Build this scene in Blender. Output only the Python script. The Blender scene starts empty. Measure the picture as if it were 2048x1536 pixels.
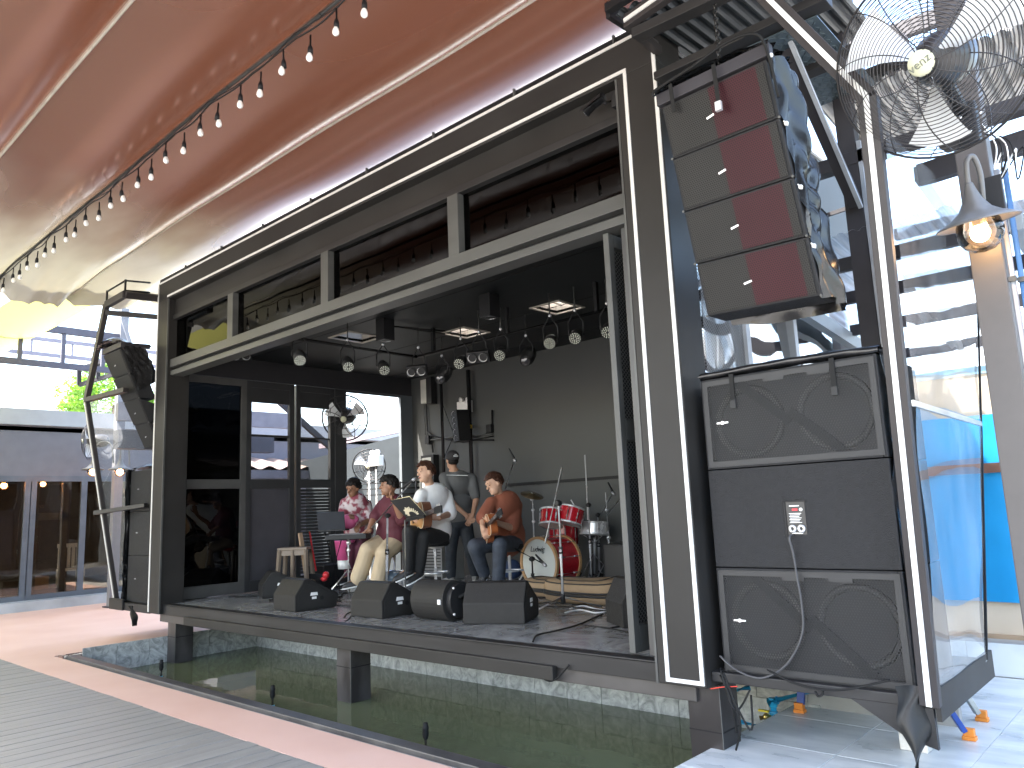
import bpy, bmesh, math, random
from mathutils import Vector as V, Matrix
random.seed(7)
scene = bpy.context.scene
col = scene.collection
PI = math.pi
# ------------------------------------------------------------------ camera
CAM = V((2.27545, -3.97819, 1.37))
FW = V((-0.66291709, 0.73100699, 0.16177053))
RT = V((0.73539756, 0.67630229, -0.04249283))
UP = V((0.14046833, -0.09079643, 0.98591311))
FPX = 1533.59
cd = bpy.data.cameras.new('camera'); cam = bpy.data.objects.new('camera', cd); col.objects.link(cam)
rm = Matrix((RT, UP, -FW)).transposed().to_4x4(); rm.translation = CAM
cam.matrix_world = rm
cd.sensor_fit = 'HORIZONTAL'; cd.sensor_width = 36.0; cd.lens = FPX/2048*36
cd.clip_start = 0.05; cd.clip_end = 2000
scene.camera = cam
# ------------------------------------------------------------------ sky, sun, exposure
SUN_DIR = V((-0.26, -0.50, 0.80)).normalized()       # towards the sun
sun_el = math.asin(SUN_DIR.z); sun_az = math.atan2(SUN_DIR.x, SUN_DIR.y)
w = bpy.data.worlds.new('World'); scene.world = w; w.use_nodes = True
nt = w.node_tree
sky = nt.nodes.new('ShaderNodeTexSky'); sky.sky_type = 'NISHITA'; sky.sun_disc = False
sky.sun_elevation = sun_el; sky.sun_rotation = sun_az
sky.air_density = 1.2; sky.dust_density = 3.0; sky.ozone_density = 1.0
nt.links.new(sky.outputs[0], nt.nodes['Background'].inputs[0])
nt.nodes['Background'].inputs[1].default_value = 0.14
sl = bpy.data.lights.new('sun', 'SUN'); sun = bpy.data.objects.new('sun', sl); col.objects.link(sun)
sl.energy = 3.2; sl.angle = math.radians(0.55); sl.color = (1.0, 0.95, 0.88)
sun.rotation_euler = SUN_DIR.to_track_quat('Z', 'Y').to_euler()
scene.view_settings.view_transform = 'Standard'; scene.view_settings.look = 'None'
scene.view_settings.gamma = 1.0; scene.view_settings.use_curve_mapping = False
scene.view_settings.exposure = 3.2
scene.cycles.max_bounces = 10; scene.cycles.diffuse_bounces = 5; scene.cycles.glossy_bounces = 5
scene.cycles.transparent_max_bounces = 24; scene.cycles.transmission_bounces = 6
scene.cycles.caustics_reflective = False; scene.cycles.caustics_refractive = False
scene.cycles.sample_clamp_indirect = 6.0

# ------------------------------------------------------------------ pixel -> place helpers
def ray(px, py): return FW + RT*((px-1024)/FPX) - UP*((py-768)/FPX)
def at(px, py, X=None, Y=None, Z=None):
    d = ray(px, py)
    t = (X-CAM.x)/d.x if X is not None else (Y-CAM.y)/d.y if Y is not None else (Z-CAM.z)/d.z
    return CAM + d*t
def dp(px, py, d): return CAM + ray(px, py)*d
STG = 0.45                                          # height of the stage floor
def fl(px, py): return at(px, py, Z=STG)

# ------------------------------------------------------------------ materials
MATS = {}
def N(t, ty, **k):
    n = t.nodes.new(ty)
    for a, b in k.items(): setattr(n, a, b)
    return n
def coords(t, scale=(1,1,1), rnd=False):
    tc = N(t, 'ShaderNodeTexCoord'); mp = N(t, 'ShaderNodeMapping'); mp.inputs['Scale'].default_value = scale
    t.links.new(tc.outputs['Object'], mp.inputs[0])
    if rnd:
        oi = N(t, 'ShaderNodeObjectInfo'); m = N(t, 'ShaderNodeMath', operation='MULTIPLY'); m.inputs[1].default_value = 40
        t.links.new(oi.outputs['Random'], m.inputs[0])
        t.links.new(m.outputs[0], mp.inputs['Location'])
    return mp.outputs[0]
def mat(name, c, rough=.5, metal=0., spec=.5, var=.15, vs=5., bump=0., bs=60., stretch=(1,1,1), c2=None, coat=0., emit=None, es=1., rnd=False, rvar=0.1, trans=0., alpha=1., ramp=(.3,.7), detail=5.):
    if name in MATS: return MATS[name]
    m = bpy.data.materials.new(name); m.use_nodes = True; t = m.node_tree
    b = t.nodes['Principled BSDF']
    b.inputs['Roughness'].default_value = rough; b.inputs['Metallic'].default_value = metal
    b.inputs['Specular IOR Level'].default_value = spec
    b.inputs['Coat Weight'].default_value = coat; b.inputs['Coat Roughness'].default_value = .08
    b.inputs['Transmission Weight'].default_value = trans; b.inputs['Alpha'].default_value = alpha
    b.inputs['Base Color'].default_value = (*c, 1)
    if emit: b.inputs['Emission Color'].default_value = (*emit, 1); b.inputs['Emission Strength'].default_value = es
    if var or c2 or rvar:
        co = coords(t, stretch, rnd)
        nz = N(t, 'ShaderNodeTexNoise'); nz.inputs['Scale'].default_value = vs; nz.inputs['Detail'].default_value = detail
        t.links.new(co, nz.inputs['Vector'])
        r = N(t, 'ShaderNodeValToRGB'); t.links.new(nz.outputs['Fac'], r.inputs[0])
        a = tuple(x*(1-var) for x in c); d = c2 if c2 else tuple(min(1, x*(1+var)) for x in c)
        r.color_ramp.elements[0].position = ramp[0]; r.color_ramp.elements[1].position = ramp[1]
        r.color_ramp.elements[0].color = (*(c if c2 else a), 1); r.color_ramp.elements[1].color = (*d, 1)
        t.links.new(r.outputs[0], b.inputs['Base Color'])
        if rvar:
            mr = N(t, 'ShaderNodeMapRange'); mr.inputs['To Min'].default_value = max(0, rough-rvar); mr.inputs['To Max'].default_value = min(1, rough+rvar)
            t.links.new(nz.outputs['Fac'], mr.inputs[0]); t.links.new(mr.outputs[0], b.inputs['Roughness'])
    if bump:
        co = coords(t, stretch, rnd)
        nb = N(t, 'ShaderNodeTexNoise'); nb.inputs['Scale'].default_value = bs; nb.inputs['Detail'].default_value = 3
        t.links.new(co, nb.inputs['Vector'])
        bp = N(t, 'ShaderNodeBump'); bp.inputs['Strength'].default_value = bump; bp.inputs['Distance'].default_value = .01
        t.links.new(nb.outputs['Fac'], bp.inputs['Height']); t.links.new(bp.outputs[0], b.inputs['Normal'])
    MATS[name] = m; return m

def glassmat(name, tint, refl_rough=.02, wave=0., wscale=1.5, base_refl=.0, ior=1.5, haze=0.):
    """thin sheet: fresnel mix of tinted transparency and a glossy reflection, wavy where the sheet is"""
    m = bpy.data.materials.new(name); m.use_nodes = True; t = m.node_tree
    t.nodes.remove(t.nodes['Principled BSDF']); out = t.nodes['Material Output']
    tr = N(t, 'ShaderNodeBsdfTransparent'); tr.inputs[0].default_value = (*tint, 1)
    gl = N(t, 'ShaderNodeBsdfGlossy'); gl.inputs['Roughness'].default_value = refl_rough
    fr = N(t, 'ShaderNodeFresnel'); fr.inputs[0].default_value = ior
    mx = N(t, 'ShaderNodeMixShader')
    ad = N(t, 'ShaderNodeMath', operation='ADD'); ad.inputs[1].default_value = base_refl; ad.use_clamp = True
    t.links.new(fr.outputs[0], ad.inputs[0]); t.links.new(ad.outputs[0], mx.inputs[0])
    src = tr.outputs[0]
    if haze:
        df = N(t, 'ShaderNodeBsdfDiffuse'); df.inputs[0].default_value = (.75, .78, .8, 1)
        tl = N(t, 'ShaderNodeMixShader'); nz = N(t, 'ShaderNodeTexNoise'); nz.inputs['Scale'].default_value = 2.2; nz.inputs['Detail'].default_value = 6
        t.links.new(coords(t, (1, 3, .7)), nz.inputs['Vector'])
        ms = N(t, 'ShaderNodeMath', operation='MULTIPLY'); ms.inputs[1].default_value = haze*2
        t.links.new(nz.outputs[0], ms.inputs[0]); t.links.new(ms.outputs[0], tl.inputs[0])
        t.links.new(tr.outputs[0], tl.inputs[1]); t.links.new(df.outputs[0], tl.inputs[2]); src = tl.outputs[0]
    t.links.new(src, mx.inputs[1]); t.links.new(gl.outputs[0], mx.inputs[2])
    if wave:
        nz = N(t, 'ShaderNodeTexNoise'); nz.inputs['Scale'].default_value = wscale; nz.inputs['Detail'].default_value = 1
        t.links.new(coords(t), nz.inputs['Vector'])
        bp = N(t, 'ShaderNodeBump'); bp.inputs['Strength'].default_value = 1; bp.inputs['Distance'].default_value = wave
        t.links.new(nz.outputs[0], bp.inputs['Height'])
        t.links.new(bp.outputs[0], gl.inputs['Normal']); t.links.new(bp.outputs[0], fr.inputs['Normal'])
    t.links.new(mx.outputs[0], out.inputs[0]); MATS[name] = m; return m

def perfmat(name, face, hole, s, rh=.34, rough=.45, axes='XZ'):
    """perforated steel: staggered round holes"""
    m = bpy.data.materials.new(name); m.use_nodes = True; t = m.node_tree; b = t.nodes['Principled BSDF']
    b.inputs['Roughness'].default_value = rough; b.inputs['Specular IOR Level'].default_value = .15
    tc = N(t, 'ShaderNodeTexCoord'); sp = N(t, 'ShaderNodeSeparateXYZ'); t.links.new(tc.outputs['Object'], sp.inputs[0])
    def ma(op, a, bb=None):
        n = N(t, 'ShaderNodeMath', operation=op)
        for i, x in enumerate((a, bb)):
            if x is None: continue
            if isinstance(x, (int, float)): n.inputs[i].default_value = x
            else: t.links.new(x, n.inputs[i])
        return n.outputs[0]
    x = ma('DIVIDE', sp.outputs[axes[0]], s); y = ma('DIVIDE', sp.outputs[axes[1]], s*1.732)
    ds = []
    for o in (0., .5):
        fx = ma('SUBTRACT', ma('FRACT', ma('ADD', x, 100+o)), .5); fy = ma('MULTIPLY', ma('SUBTRACT', ma('FRACT', ma('ADD', y, 100+o)), .5), 1.732)
        ds.append(ma('SQRT', ma('ADD', ma('MULTIPLY', fx, fx), ma('MULTIPLY', fy, fy))))
    d = ma('MINIMUM', ds[0], ds[1])
    mr = N(t, 'ShaderNodeMapRange'); mr.inputs['From Min'].default_value = rh-.06; mr.inputs['From Max'].default_value = rh+.06
    t.links.new(d, mr.inputs[0])
    nz = N(t, 'ShaderNodeTexNoise'); nz.inputs['Scale'].default_value = 3; nz.inputs['Detail'].default_value = 4
    t.links.new(tc.outputs['Object'], nz.inputs['Vector'])
    cr = N(t, 'ShaderNodeValToRGB'); t.links.new(nz.outputs[0], cr.inputs[0])
    cr.color_ramp.elements[0].color = (*[q*.8 for q in face], 1); cr.color_ramp.elements[1].color = (*[q*1.25 for q in face], 1)
    mx = N(t, 'ShaderNodeMix', data_type='RGBA'); mx.inputs[6].default_value = (*hole, 1)
    t.links.new(mr.outputs[0], mx.inputs[0]); t.links.new(cr.outputs[0], mx.inputs[7])
    t.links.new(mx.outputs[2], b.inputs['Base Color'])
    MATS[name] = m; return m

# ------------------------------------------------------------------ mesh builder
WL = {}
def frame(d, up=V((0,0,1))):
    d = V(d).normalized()
    if abs(d.dot(up)) > .98: up = V((0,1,0)) if abs(d.y) < .9 else V((1,0,0))
    s = d.cross(up).normalized(); return d, s, s.cross(d)
class MB:
    def __init__(s): s.v = []; s.f = []; s.s = []
    def add(s, vs, fs, sm=False):
        o = len(s.v); s.v += [V(p) for p in vs]; s.f += [tuple(i+o for i in f) for f in fs]; s.s += [sm]*len(fs); return s
    def box(s, x0, x1, y0, y1, z0, z1, M=None):
        p = [V((x, y, z)) for z in (z0, z1) for y in (y0, y1) for x in (x0, x1)]
        if M: p = [M @ q for q in p]
        return s.add(p, [(0,2,3,1),(4,5,7,6),(0,1,5,4),(2,6,7,3),(0,4,6,2),(1,3,7,5)])
    def bar(s, p, q, w, h, up=V((0,0,1))):
        p, q = V(p), V(q); d, a, b = frame(q-p, up)
        c = [x + a*(i*w/2) + b*(j*h/2) for x in (p, q) for i, j in ((-1,-1),(1,-1),(1,1),(-1,1))]
        return s.add(c, [(0,1,2,3),(7,6,5,4),(0,4,5,1),(1,5,6,2),(2,6,7,3),(3,7,4,0)])
    def tube(s, pts, r, n=8, closed=False, sm=True):
        pts = [V(p) for p in pts]; L = len(pts); rs = r if isinstance(r, (list, tuple)) else [r]*L
        vs = []; prev = None
        for i, p in enumerate(pts):
            a = pts[(i-1) % L] if (closed or i > 0) else p; b = pts[(i+1) % L] if (closed or i < L-1) else p
            d = (b-a).normalized() if (b-a).length > 1e-9 else V((0,0,1))
            if prev is None: _, u, v = frame(d)
            else:
                u = prev - d*prev.dot(d)
                u = u.normalized() if u.length > 1e-6 else frame(d)[1]
                v = d.cross(u)
            prev = u
            for k in range(n):
                t = 2*PI*k/n; vs.append(p + (u*math.cos(t)+v*math.sin(t))*rs[i])
        fs = []
        for i in range(L if closed else L-1):
            j = (i+1) % L
            for k in range(n):
                fs.append((i*n+k, i*n+(k+1) % n, j*n+(k+1) % n, j*n+k))
        o = len(s.v); s.add(vs, fs, sm)
        if not closed:
            s.f += [tuple(o+k for k in reversed(range(n))), tuple(o+(L-1)*n+k for k in range(n))]; s.s += [False]*2
        return s
    def cyl(s, p, q, r, r2=None, n=16): return s.tube([p, q], [r, r if r2 is None else r2], n)
    def lathe(s, prof, o, ax=(0,0,1), n=24, sm=True):
        d, a, b = frame(ax); o = V(o); vs = []; fs = []
        for r, z in prof:
            for k in range(n):
                t = 2*PI*k/n; vs.append(o + d*z + (a*math.cos(t)+b*math.sin(t))*r)
        for i in range(len(prof)-1):
            for k in range(n): fs.append((i*n+k, i*n+(k+1) % n, (i+1)*n+(k+1) % n, (i+1)*n+k))
        return s.add(vs, fs, sm)
    def ell(s, c, ax, nu=14, nv=9):
        c = V(c); A = [V(a) for a in ax]; vs = [c + A[2]]; fs = []
        for i in range(1, nv):
            ph = PI*i/nv
            for k in range(nu):
                t = 2*PI*k/nu; vs.append(c + A[2]*math.cos(ph) + (A[0]*math.cos(t)+A[1]*math.sin(t))*math.sin(ph))
        vs.append(c - A[2]); e = len(vs)-1
        for k in range(nu):
            fs.append((0, 1+k, 1+(k+1) % nu)); fs.append((e, e-nu+(k+1) % nu, e-nu+k))
        for i in range(nv-2):
            for k in range(nu): fs.append((1+i*nu+k, 1+(i+1)*nu+k, 1+(i+1)*nu+(k+1) % nu, 1+i*nu+(k+1) % nu))
        return s.add(vs, fs, True)
    def ball(s, c, r, nu=14, nv=9): return s.ell(c, ((r,0,0),(0,r,0),(0,0,r)), nu, nv)
    def cap(s, p, q, r, r2=None, n=12):
        """tapered capsule"""
        p, q = V(p), V(q); r2 = r if r2 is None else r2; d = (q-p)
        if d.length < 1e-6: return s.ball(p, r)
        d.normalize()
        pts = [p-d*r*.98, p-d*r*.75, p-d*r*.35, p, q, q+d*r2*.35, q+d*r2*.75, q+d*r2*.98]
        return s.tube(pts, [r*.2, r*.66, r*.93, r, r2, r2*.93, r2*.66, r2*.2], n)
    def prism(s, poly, vec, sm=False):
        n = len(poly); P = [V(p) for p in poly]; Q = [p+V(vec) for p in P]
        return s.add(P+Q, [tuple(reversed(range(n))), tuple(range(n, 2*n))]+[(i, (i+1) % n, n+(i+1) % n, n+i) for i in range(n)], sm)
    def poly(s, pts): return s.add(pts, [tuple(range(len(pts)))])
    def grid(s, fn, nu, nv, sm=True):
        return s.add([fn(i/nu, j/nv) for j in range(nv+1) for i in range(nu+1)],
                     [(j*(nu+1)+i, j*(nu+1)+i+1, (j+1)*(nu+1)+i+1, (j+1)*(nu+1)+i) for j in range(nv) for i in range(nu)], sm)
    def xf(s, M): s.v = [M @ p for p in s.v]; return s
    def mesh(s, name, off=V((0,0,0)), bevel=0.):
        me = bpy.data.meshes.new(name); me.from_pydata([p-off for p in s.v], [], s.f)
        me.polygons.foreach_set('use_smooth', s.s)
        bm = bmesh.new(); bm.from_mesh(me); bmesh.ops.recalc_face_normals(bm, faces=bm.faces)
        if bevel:
            es = [e for e in bm.edges if len(e.link_faces) == 2 and e.calc_face_angle(0) > .5]
            bmesh.ops.bevel(bm, geom=es, offset=bevel, segments=2, affect='EDGES', profile=.6)
        bm.to_mesh(me); bm.free(); return me
    def build(s, name, m, parent=None, bevel=0., label=None, cat=None, group=None, kind=None, origin=None):
        if parent is not None: off = WL[parent.name]
        elif origin is not None: off = V(origin)
        else:
            xs = [p.x for p in s.v]; ys = [p.y for p in s.v]; off = V(((min(xs)+max(xs))/2, (min(ys)+max(ys))/2, min(p.z for p in s.v)))
        me = s.mesh(name, off, bevel); me.materials.append(m)
        o = bpy.data.objects.new(name, me); col.objects.link(o)
        if parent is not None: o.parent = parent
        else: o.location = off
        WL[o.name] = off
        return tag(o, label, cat, group, kind)
def tag(o, label=None, cat=None, group=None, kind=None):
    if label: o['label'] = label
    if cat: o['category'] = cat
    if group: o['group'] = group
    if kind: o['kind'] = kind
    return o
def thing(name, label, cat, loc=(0,0,0), group=None):
    o = bpy.data.objects.new(name, None); col.objects.link(o); o.location = loc; o.empty_display_size = .1
    WL[o.name] = V(loc); return tag(o, label, cat, group)
def copy_tree(o, parent=None):
    c = o.copy(); col.objects.link(c); c.parent = parent
    for ch in o.children: copy_tree(ch, c)
    return c
def place(o, loc, rz=0., label=None):
    o.location = loc; o.rotation_euler = (0, 0, rz)
    if label: o['label'] = label
    return o
def text_mesh(txt, size, extrude=.001, shear=0., align='CENTER', spacing=1.):
    c = bpy.data.curves.new('lettering', 'FONT'); c.body = txt; c.size = size; c.extrude = extrude; c.shear = shear
    c.align_x = align; c.align_y = 'CENTER'; c.space_character = spacing
    o = bpy.data.objects.new('lettering', c); col.objects.link(o)
    dg = bpy.context.evaluated_depsgraph_get(); dg.update()
    me = bpy.data.meshes.new_from_object(o.evaluated_get(dg)); bpy.data.objects.remove(o); bpy.data.curves.remove(c)
    return me
def put_text(txt, size, M, m, parent, extrude=.001, shear=0., spacing=1.):
    me = text_mesh(txt, size, extrude, shear, spacing=spacing); me.transform(Matrix.Translation(-WL[parent.name]) @ M); me.materials.clear(); me.materials.append(m)
    o = bpy.data.objects.new('lettering', me); col.objects.link(o); o.parent = parent; WL[o.name] = WL[parent.name]; return o
def fuse(mb, voxel, smooth=4):
    """melt overlapping pieces of a body into one continuous surface"""
    me = bpy.data.meshes.new('fuse'); me.from_pydata(mb.v, [], mb.f); o = bpy.data.objects.new('fuse', me); col.objects.link(o)
    r = o.modifiers.new('r', 'REMESH'); r.mode = 'VOXEL'; r.voxel_size = voxel
    if smooth:
        sm = o.modifiers.new('s', 'SMOOTH'); sm.factor = .5; sm.iterations = smooth
    dg = bpy.context.evaluated_depsgraph_get(); dg.update()
    e = bpy.data.meshes.new_from_object(o.evaluated_get(dg)); bpy.data.objects.remove(o)
    out = MB(); out.v = [v.co.copy() for v in e.vertices]; out.f = [tuple(p.vertices) for p in e.polygons]; out.s = [True]*len(out.f)
    bpy.data.meshes.remove(e); bpy.data.meshes.remove(me); return out
def catenary(p, q, sag, n=12):
    p, q = V(p), V(q); return [p.lerp(q, i/n) - V((0,0,sag*4*(i/n)*(1-i/n))) for i in range(n+1)]
def spline(pts, n=8):
    P = [V(p) for p in pts]; out = []
    for i in range(len(P)-1):
        a = P[max(i-1, 0)]; b = P[i]; c = P[i+1]; d = P[min(i+2, len(P)-1)]
        for k in range(n):
            t = k/n; out.append(.5*((2*b)+(c-a)*t+(2*a-5*b+4*c-d)*t*t+(3*b-a-3*c+d)*t**3))
    out.append(P[-1]); return out
def basis(o, x, y, z):
    M = Matrix((V(x), V(y), V(z))).transposed().to_4x4(); M.translation = V(o); return M

# common materials
DG = mat('dark_grey_paint', (.023,.0215,.020), .5, spec=.22, var=.22, vs=1.6, rvar=.15, bump=.05, bs=200)
DG2 = mat('charcoal_steel', (.024,.023,.023), .45, spec=.25, var=.3, vs=3, stretch=(.5,1,3), rvar=.15)
MG = mat('mid_grey_aluminium', (.070,.071,.068), .42, spec=.3, var=.2, vs=2.5, stretch=(.4,1,2), rvar=.15)
BLK = mat('black_paint', (.012,.012,.013), .5, spec=.2, var=.15)
STEEL = mat('grey_primer_steel', (.040,.038,.043), .55, spec=.25, var=.18, vs=3, bump=.05)
LEDW = mat('white_silicone_strip', (.66,.65,.62), .5, var=.04, vs=9)
CHROME = mat('chrome', (.70,.70,.71), .26, metal=.45, var=.05)
BPL = mat('black_plastic', (.016,.016,.017), .5, spec=.3, var=.1)
RUB = mat('black_rubber', (.012,.012,.012), .7, spec=.2, var=.1)
WHITE = mat('white_plastic', (.75,.75,.73), .4, var=.05)
INK = mat('black_ink', (.01,.01,.01), .5, var=0, rvar=0)
BLUEP = mat('blue_pvc', (.02,.33,.62), .35, var=.08)
BRASS = mat('brass', (.55,.40,.14), .3, metal=1., var=.1)
CHEQ = mat('chequer_plate', (.10,.13,.145), .38, metal=.5, var=.15, vs=6)
# ================================================================== GROUND, POOL, DECK
POOL = (-7.05, -0.05, -0.82, 1.25)                  # x0 x1 y0 y1
g = MB(); px0, px1, py0, py1 = POOL; B = 900
for a in ((-B,px0,-B,B), (px1,B,-B,B), (px0,px1,-B,py0), (px0,px1,py1,B)):
    g.poly([(a[0],a[2],-.012), (a[1],a[2],-.012), (a[1],a[3],-.012), (a[0],a[3],-.012)])
g.build('ground', mat('pale_concrete', (.34,.33,.31), .8, var=.15, vs=.8, bump=.1, bs=30), origin=(0,0,0), kind='structure')
PINK = mat('pink_walkway', (.60,.39,.315), .6, var=.10, vs=1.6, bump=.12, bs=90, c2=(.66,.46,.385))
wk = MB()
wk.box(-7.42, 1.6, -1.363, -.955, -.01, 0)
wk.box(-13.2, -7.42, -1.363, 3.2, -.01, 0)
wk.build('walkway', PINK, origin=(0,0,0), kind='structure')
for (x0, x1, y0, y1) in ((-9.9,-7.7,.6,.606),):
    pass
# deck boards
deck = thing('deck', '', '', (-6, -3, 0)); deck['kind'] = 'structure'
DECK = mat('grey_composite_board', (.205,.20,.183), .5, var=.16, vs=2.2, stretch=(9,.6,9), bump=.25, bs=14, rnd=True, c2=(.275,.27,.25))
base = MB().box(-14, 3.2, -9, -1.36, -.012, -.006).build('joist_bed', BLK, deck)
brd = MB().box(-.068, .068, -3.6, 3.6, -.022, 0).mesh('board', V((0,0,0)), .004); brd.materials.append(DECK)
k = 0
x = -12.6
while x < 2.2:
    o = bpy.data.objects.new('board', brd); col.objects.link(o); o.parent = deck
    o.location = (x+6, -4.965+3+random.uniform(-.003,.003), random.uniform(0,.0025)); x += .1435
# black pool rim and gravel strip
rim = MB()
rim.box(px0-.10, px1, py0-.10, py0, -.06, .022)
rim.box(px0-.10, px0, py0, py1, -.06, .018)
rim.build('pool_rim', mat('black_stone_rim', (.030,.029,.031), .42, var=.4, vs=6, c2=(.075,.072,.07), bump=.1, bs=50), bevel=.006, kind='structure', origin=(0,0,0))
# low brown metal edging and pebbles beside the rim
eg = MB().box(px0-.24, px0-.225, py0-.06, 1.3, -.01, .02).box(px0-.24, px0-.10, py0-.135, py0-.12, -.01, .02)
eg.build('edging', mat('brown_edging', (.13,.075,.06), .6), origin=(0,0,0), kind='structure')
pb = MB(); R_ = random.Random(3)
for i in range(420):
    y = R_.uniform(py0-.12, 1.25); x = R_.uniform(px0-.22, px0-.11); r = R_.uniform(.008,.02)
    pb.ell((x,y,.006), ((r*R_.uniform(.8,1.4),0,0),(0,r,0),(0,0,r*.6)), 6, 4)
pb.build('pebbles', mat('pale_pebble', (.52,.48,.44), .7, var=.3, vs=30), label='strip of pale pebbles along the left edge of the pool', cat='pebbles', kind='stuff', origin=(0,0,0))
# pool tiles
TILE = mat('grey_marble_tile', (.30,.31,.31), .32, var=.1, vs=3.2, c2=(.58,.59,.59), rnd=True, detail=9, ramp=(.36,.66))
def marble(name, a, b, rough, sc, rnd=True):
    m = bpy.data.materials.new(name); m.use_nodes = True; t = m.node_tree; bs = t.nodes['Principled BSDF']; bs.inputs['Roughness'].default_value = rough
    co = coords(t, (sc,sc,sc), rnd)
    n1 = N(t,'ShaderNodeTexNoise'); n1.inputs['Scale'].default_value = 4.2; n1.inputs['Detail'].default_value = 7; n1.inputs['Roughness'].default_value = .62
    n1.inputs['Distortion'].default_value = 2.6; t.links.new(co, n1.inputs['Vector'])
    mx = n1
    cr = N(t,'ShaderNodeValToRGB'); t.links.new(mx.outputs[0], cr.inputs[0])
    cr.color_ramp.elements[0].position = .34; cr.color_ramp.elements[1].position = .66
    cr.color_ramp.elements[0].color = (*a,1); cr.color_ramp.elements[1].color = (*b,1)
    t.links.new(cr.outputs[0], bs.inputs['Base Color']); MATS[name] = m; return m
MARB = marble('swirled_marble_tile', (.19,.20,.195), (.50,.51,.50), .35, 1.5)
pool = thing('pool_basin', '', '', (-3.5, .2, -.5)); pool['kind'] = 'structure'
MB().box(px0-.06, px0, py0-.06, py1+.06, -.62, -.06).box(px0, px1+1.0, py1+.012, py1+.07, -.62, .30).box(px0, px1, py0-.06, py0-.012, -.62, -.06).box(px1+.012, px1+.07, py0, py1, -.62, -.02).build('basin_wall', mat('grout', (.32,.32,.31), .8), pool)
MB().box(px0-.05, px1+.05, py0-.05, py1+.05, -.64, -.56).build('basin_floor', mat('mossy_floor', (.08,.10,.04), .9, var=.5, vs=2.5, c2=(.19,.20,.12)), pool)
def tile_run(mesh, n, o, step, rot=0):
    for i in range(n):
        t = bpy.data.objects.new('tile', mesh); col.objects.link(t); t.parent = pool
        p = V(o)+V(step)*i + V((random.uniform(-.001,.001),)*3); t.location = p - WL[pool.name]; t.rotation_euler = (0,0,rot)
tm = MB().box(-.176,.176,-.012,0,-.148,.148).mesh('tile', V((0,0,0)), .003); tm.materials.append(MARB)
for r_ in range(3): tile_run(tm, 20, (px0+.18+(.08 if r_ % 2 else 0), py1+.012, -.43+.30*r_), (.355,0,0))
for r_ in range(2): tile_run(tm, 6, (px0-.012+.012, py0+.2, -.34+.30*r_-.02), (0,.355,0), PI/2)
# water
def watermat():
    m = bpy.data.materials.new('pond_water'); m.use_nodes = True; t = m.node_tree; t.nodes.remove(t.nodes['Principled BSDF'])
    tr = N(t,'ShaderNodeBsdfTransparent'); tr.inputs[0].default_value = (.55,.60,.42,1)
    df = N(t,'ShaderNodeBsdfDiffuse'); df.inputs[0].default_value = (.145,.175,.105,1)
    gl = N(t,'ShaderNodeBsdfGlossy'); gl.inputs['Roughness'].default_value = .015
    m1 = N(t,'ShaderNodeMixShader'); nz0 = N(t,'ShaderNodeTexNoise'); nz0.inputs['Scale'].default_value = 1.4; nz0.inputs['Detail'].default_value = 6
    mr = N(t,'ShaderNodeMapRange'); mr.inputs['To Min'].default_value = .45; mr.inputs['To Max'].default_value = .95
    t.links.new(coords(t, (.6,1.6,1)), nz0.inputs[0]); t.links.new(nz0.outputs[0], mr.inputs[0]); t.links.new(mr.outputs[0], m1.inputs[0])
    t.links.new(tr.outputs[0], m1.inputs[1]); t.links.new(df.outputs[0], m1.inputs[2])
    fr = N(t,'ShaderNodeFresnel'); fr.inputs[0].default_value = 1.33
    m2 = N(t,'ShaderNodeMixShader'); t.links.new(fr.outputs[0], m2.inputs[0]); t.links.new(m1.outputs[0], m2.inputs[1]); t.links.new(gl.outputs[0], m2.inputs[2])
    nz = N(t,'ShaderNodeTexNoise'); nz.inputs['Scale'].default_value = 5; nz.inputs['Detail'].default_value = 2; t.links.new(coords(t,(1,2,1)), nz.inputs[0])
    bp = N(t,'ShaderNodeBump'); bp.inputs['Distance'].default_value = .003; bp.inputs['Strength'].default_value = .22; t.links.new(nz.outputs[0], bp.inputs['Height'])
    t.links.new(bp.outputs[0], gl.inputs['Normal']); t.links.new(m2.outputs[0], t.nodes['Material Output'].inputs[0]); return m
MB().poly([(px0,py0,-.2),(px1+.0,py0,-.2),(px1+.0,py1,-.2),(px0,py1,-.2)]).build('water', watermat(), kind='structure', origin=(0,0,0))
# tiled floor on the right
tf = thing('tile_floor', '', '', (1.5, 0, 0)); tf['kind'] = 'structure'
FT = mat('pale_floor_tile', (.46,.50,.52), .3, var=.1, vs=3.2, c2=(.68,.71,.72), rnd=True, detail=9, ramp=(.35,.65), stretch=(.8,2.2,1))
ft = MB().box(-.2985,.2985,-.2985,.2985,-.012,0).mesh('floor_tile', V((0,0,0)), .002); ft.materials.append(FT)
MB().box(px1, 5.0, -2.2, 2.80, -.0115, -.006).build('grout_bed', mat('grey_grout', (.2,.2,.2), .9), tf)
for i in range(6):
    for j in range(8):
        t = bpy.data.objects.new('floor_tile', ft); col.objects.link(t); t.parent = tf
        t.location = (px1+.30+.6*i-1.5, -1.72+.6*j, random.uniform(0,.001))
# raised pale step in front of the glass building
fA = at(0,1205,X=-13.5); fd = V((0,1,0)); fn = V((1,0,0))
if fn.dot(CAM-fA) < 0: fn = -fn
stp = MB(); a = fA-fd*9; b = fA+fd*14
stp.prism([(a+fn*.35).to_2d().to_3d(), (b+fn*.35).to_2d().to_3d(), (b-fn*9).to_2d().to_3d(), (a-fn*9).to_2d().to_3d()], (0,0,.16))
stp.build('terrace', mat('pale_grey_terrace', (.36,.39,.42), .45, var=.2, vs=2), kind='structure', origin=(0,0,0))

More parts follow.
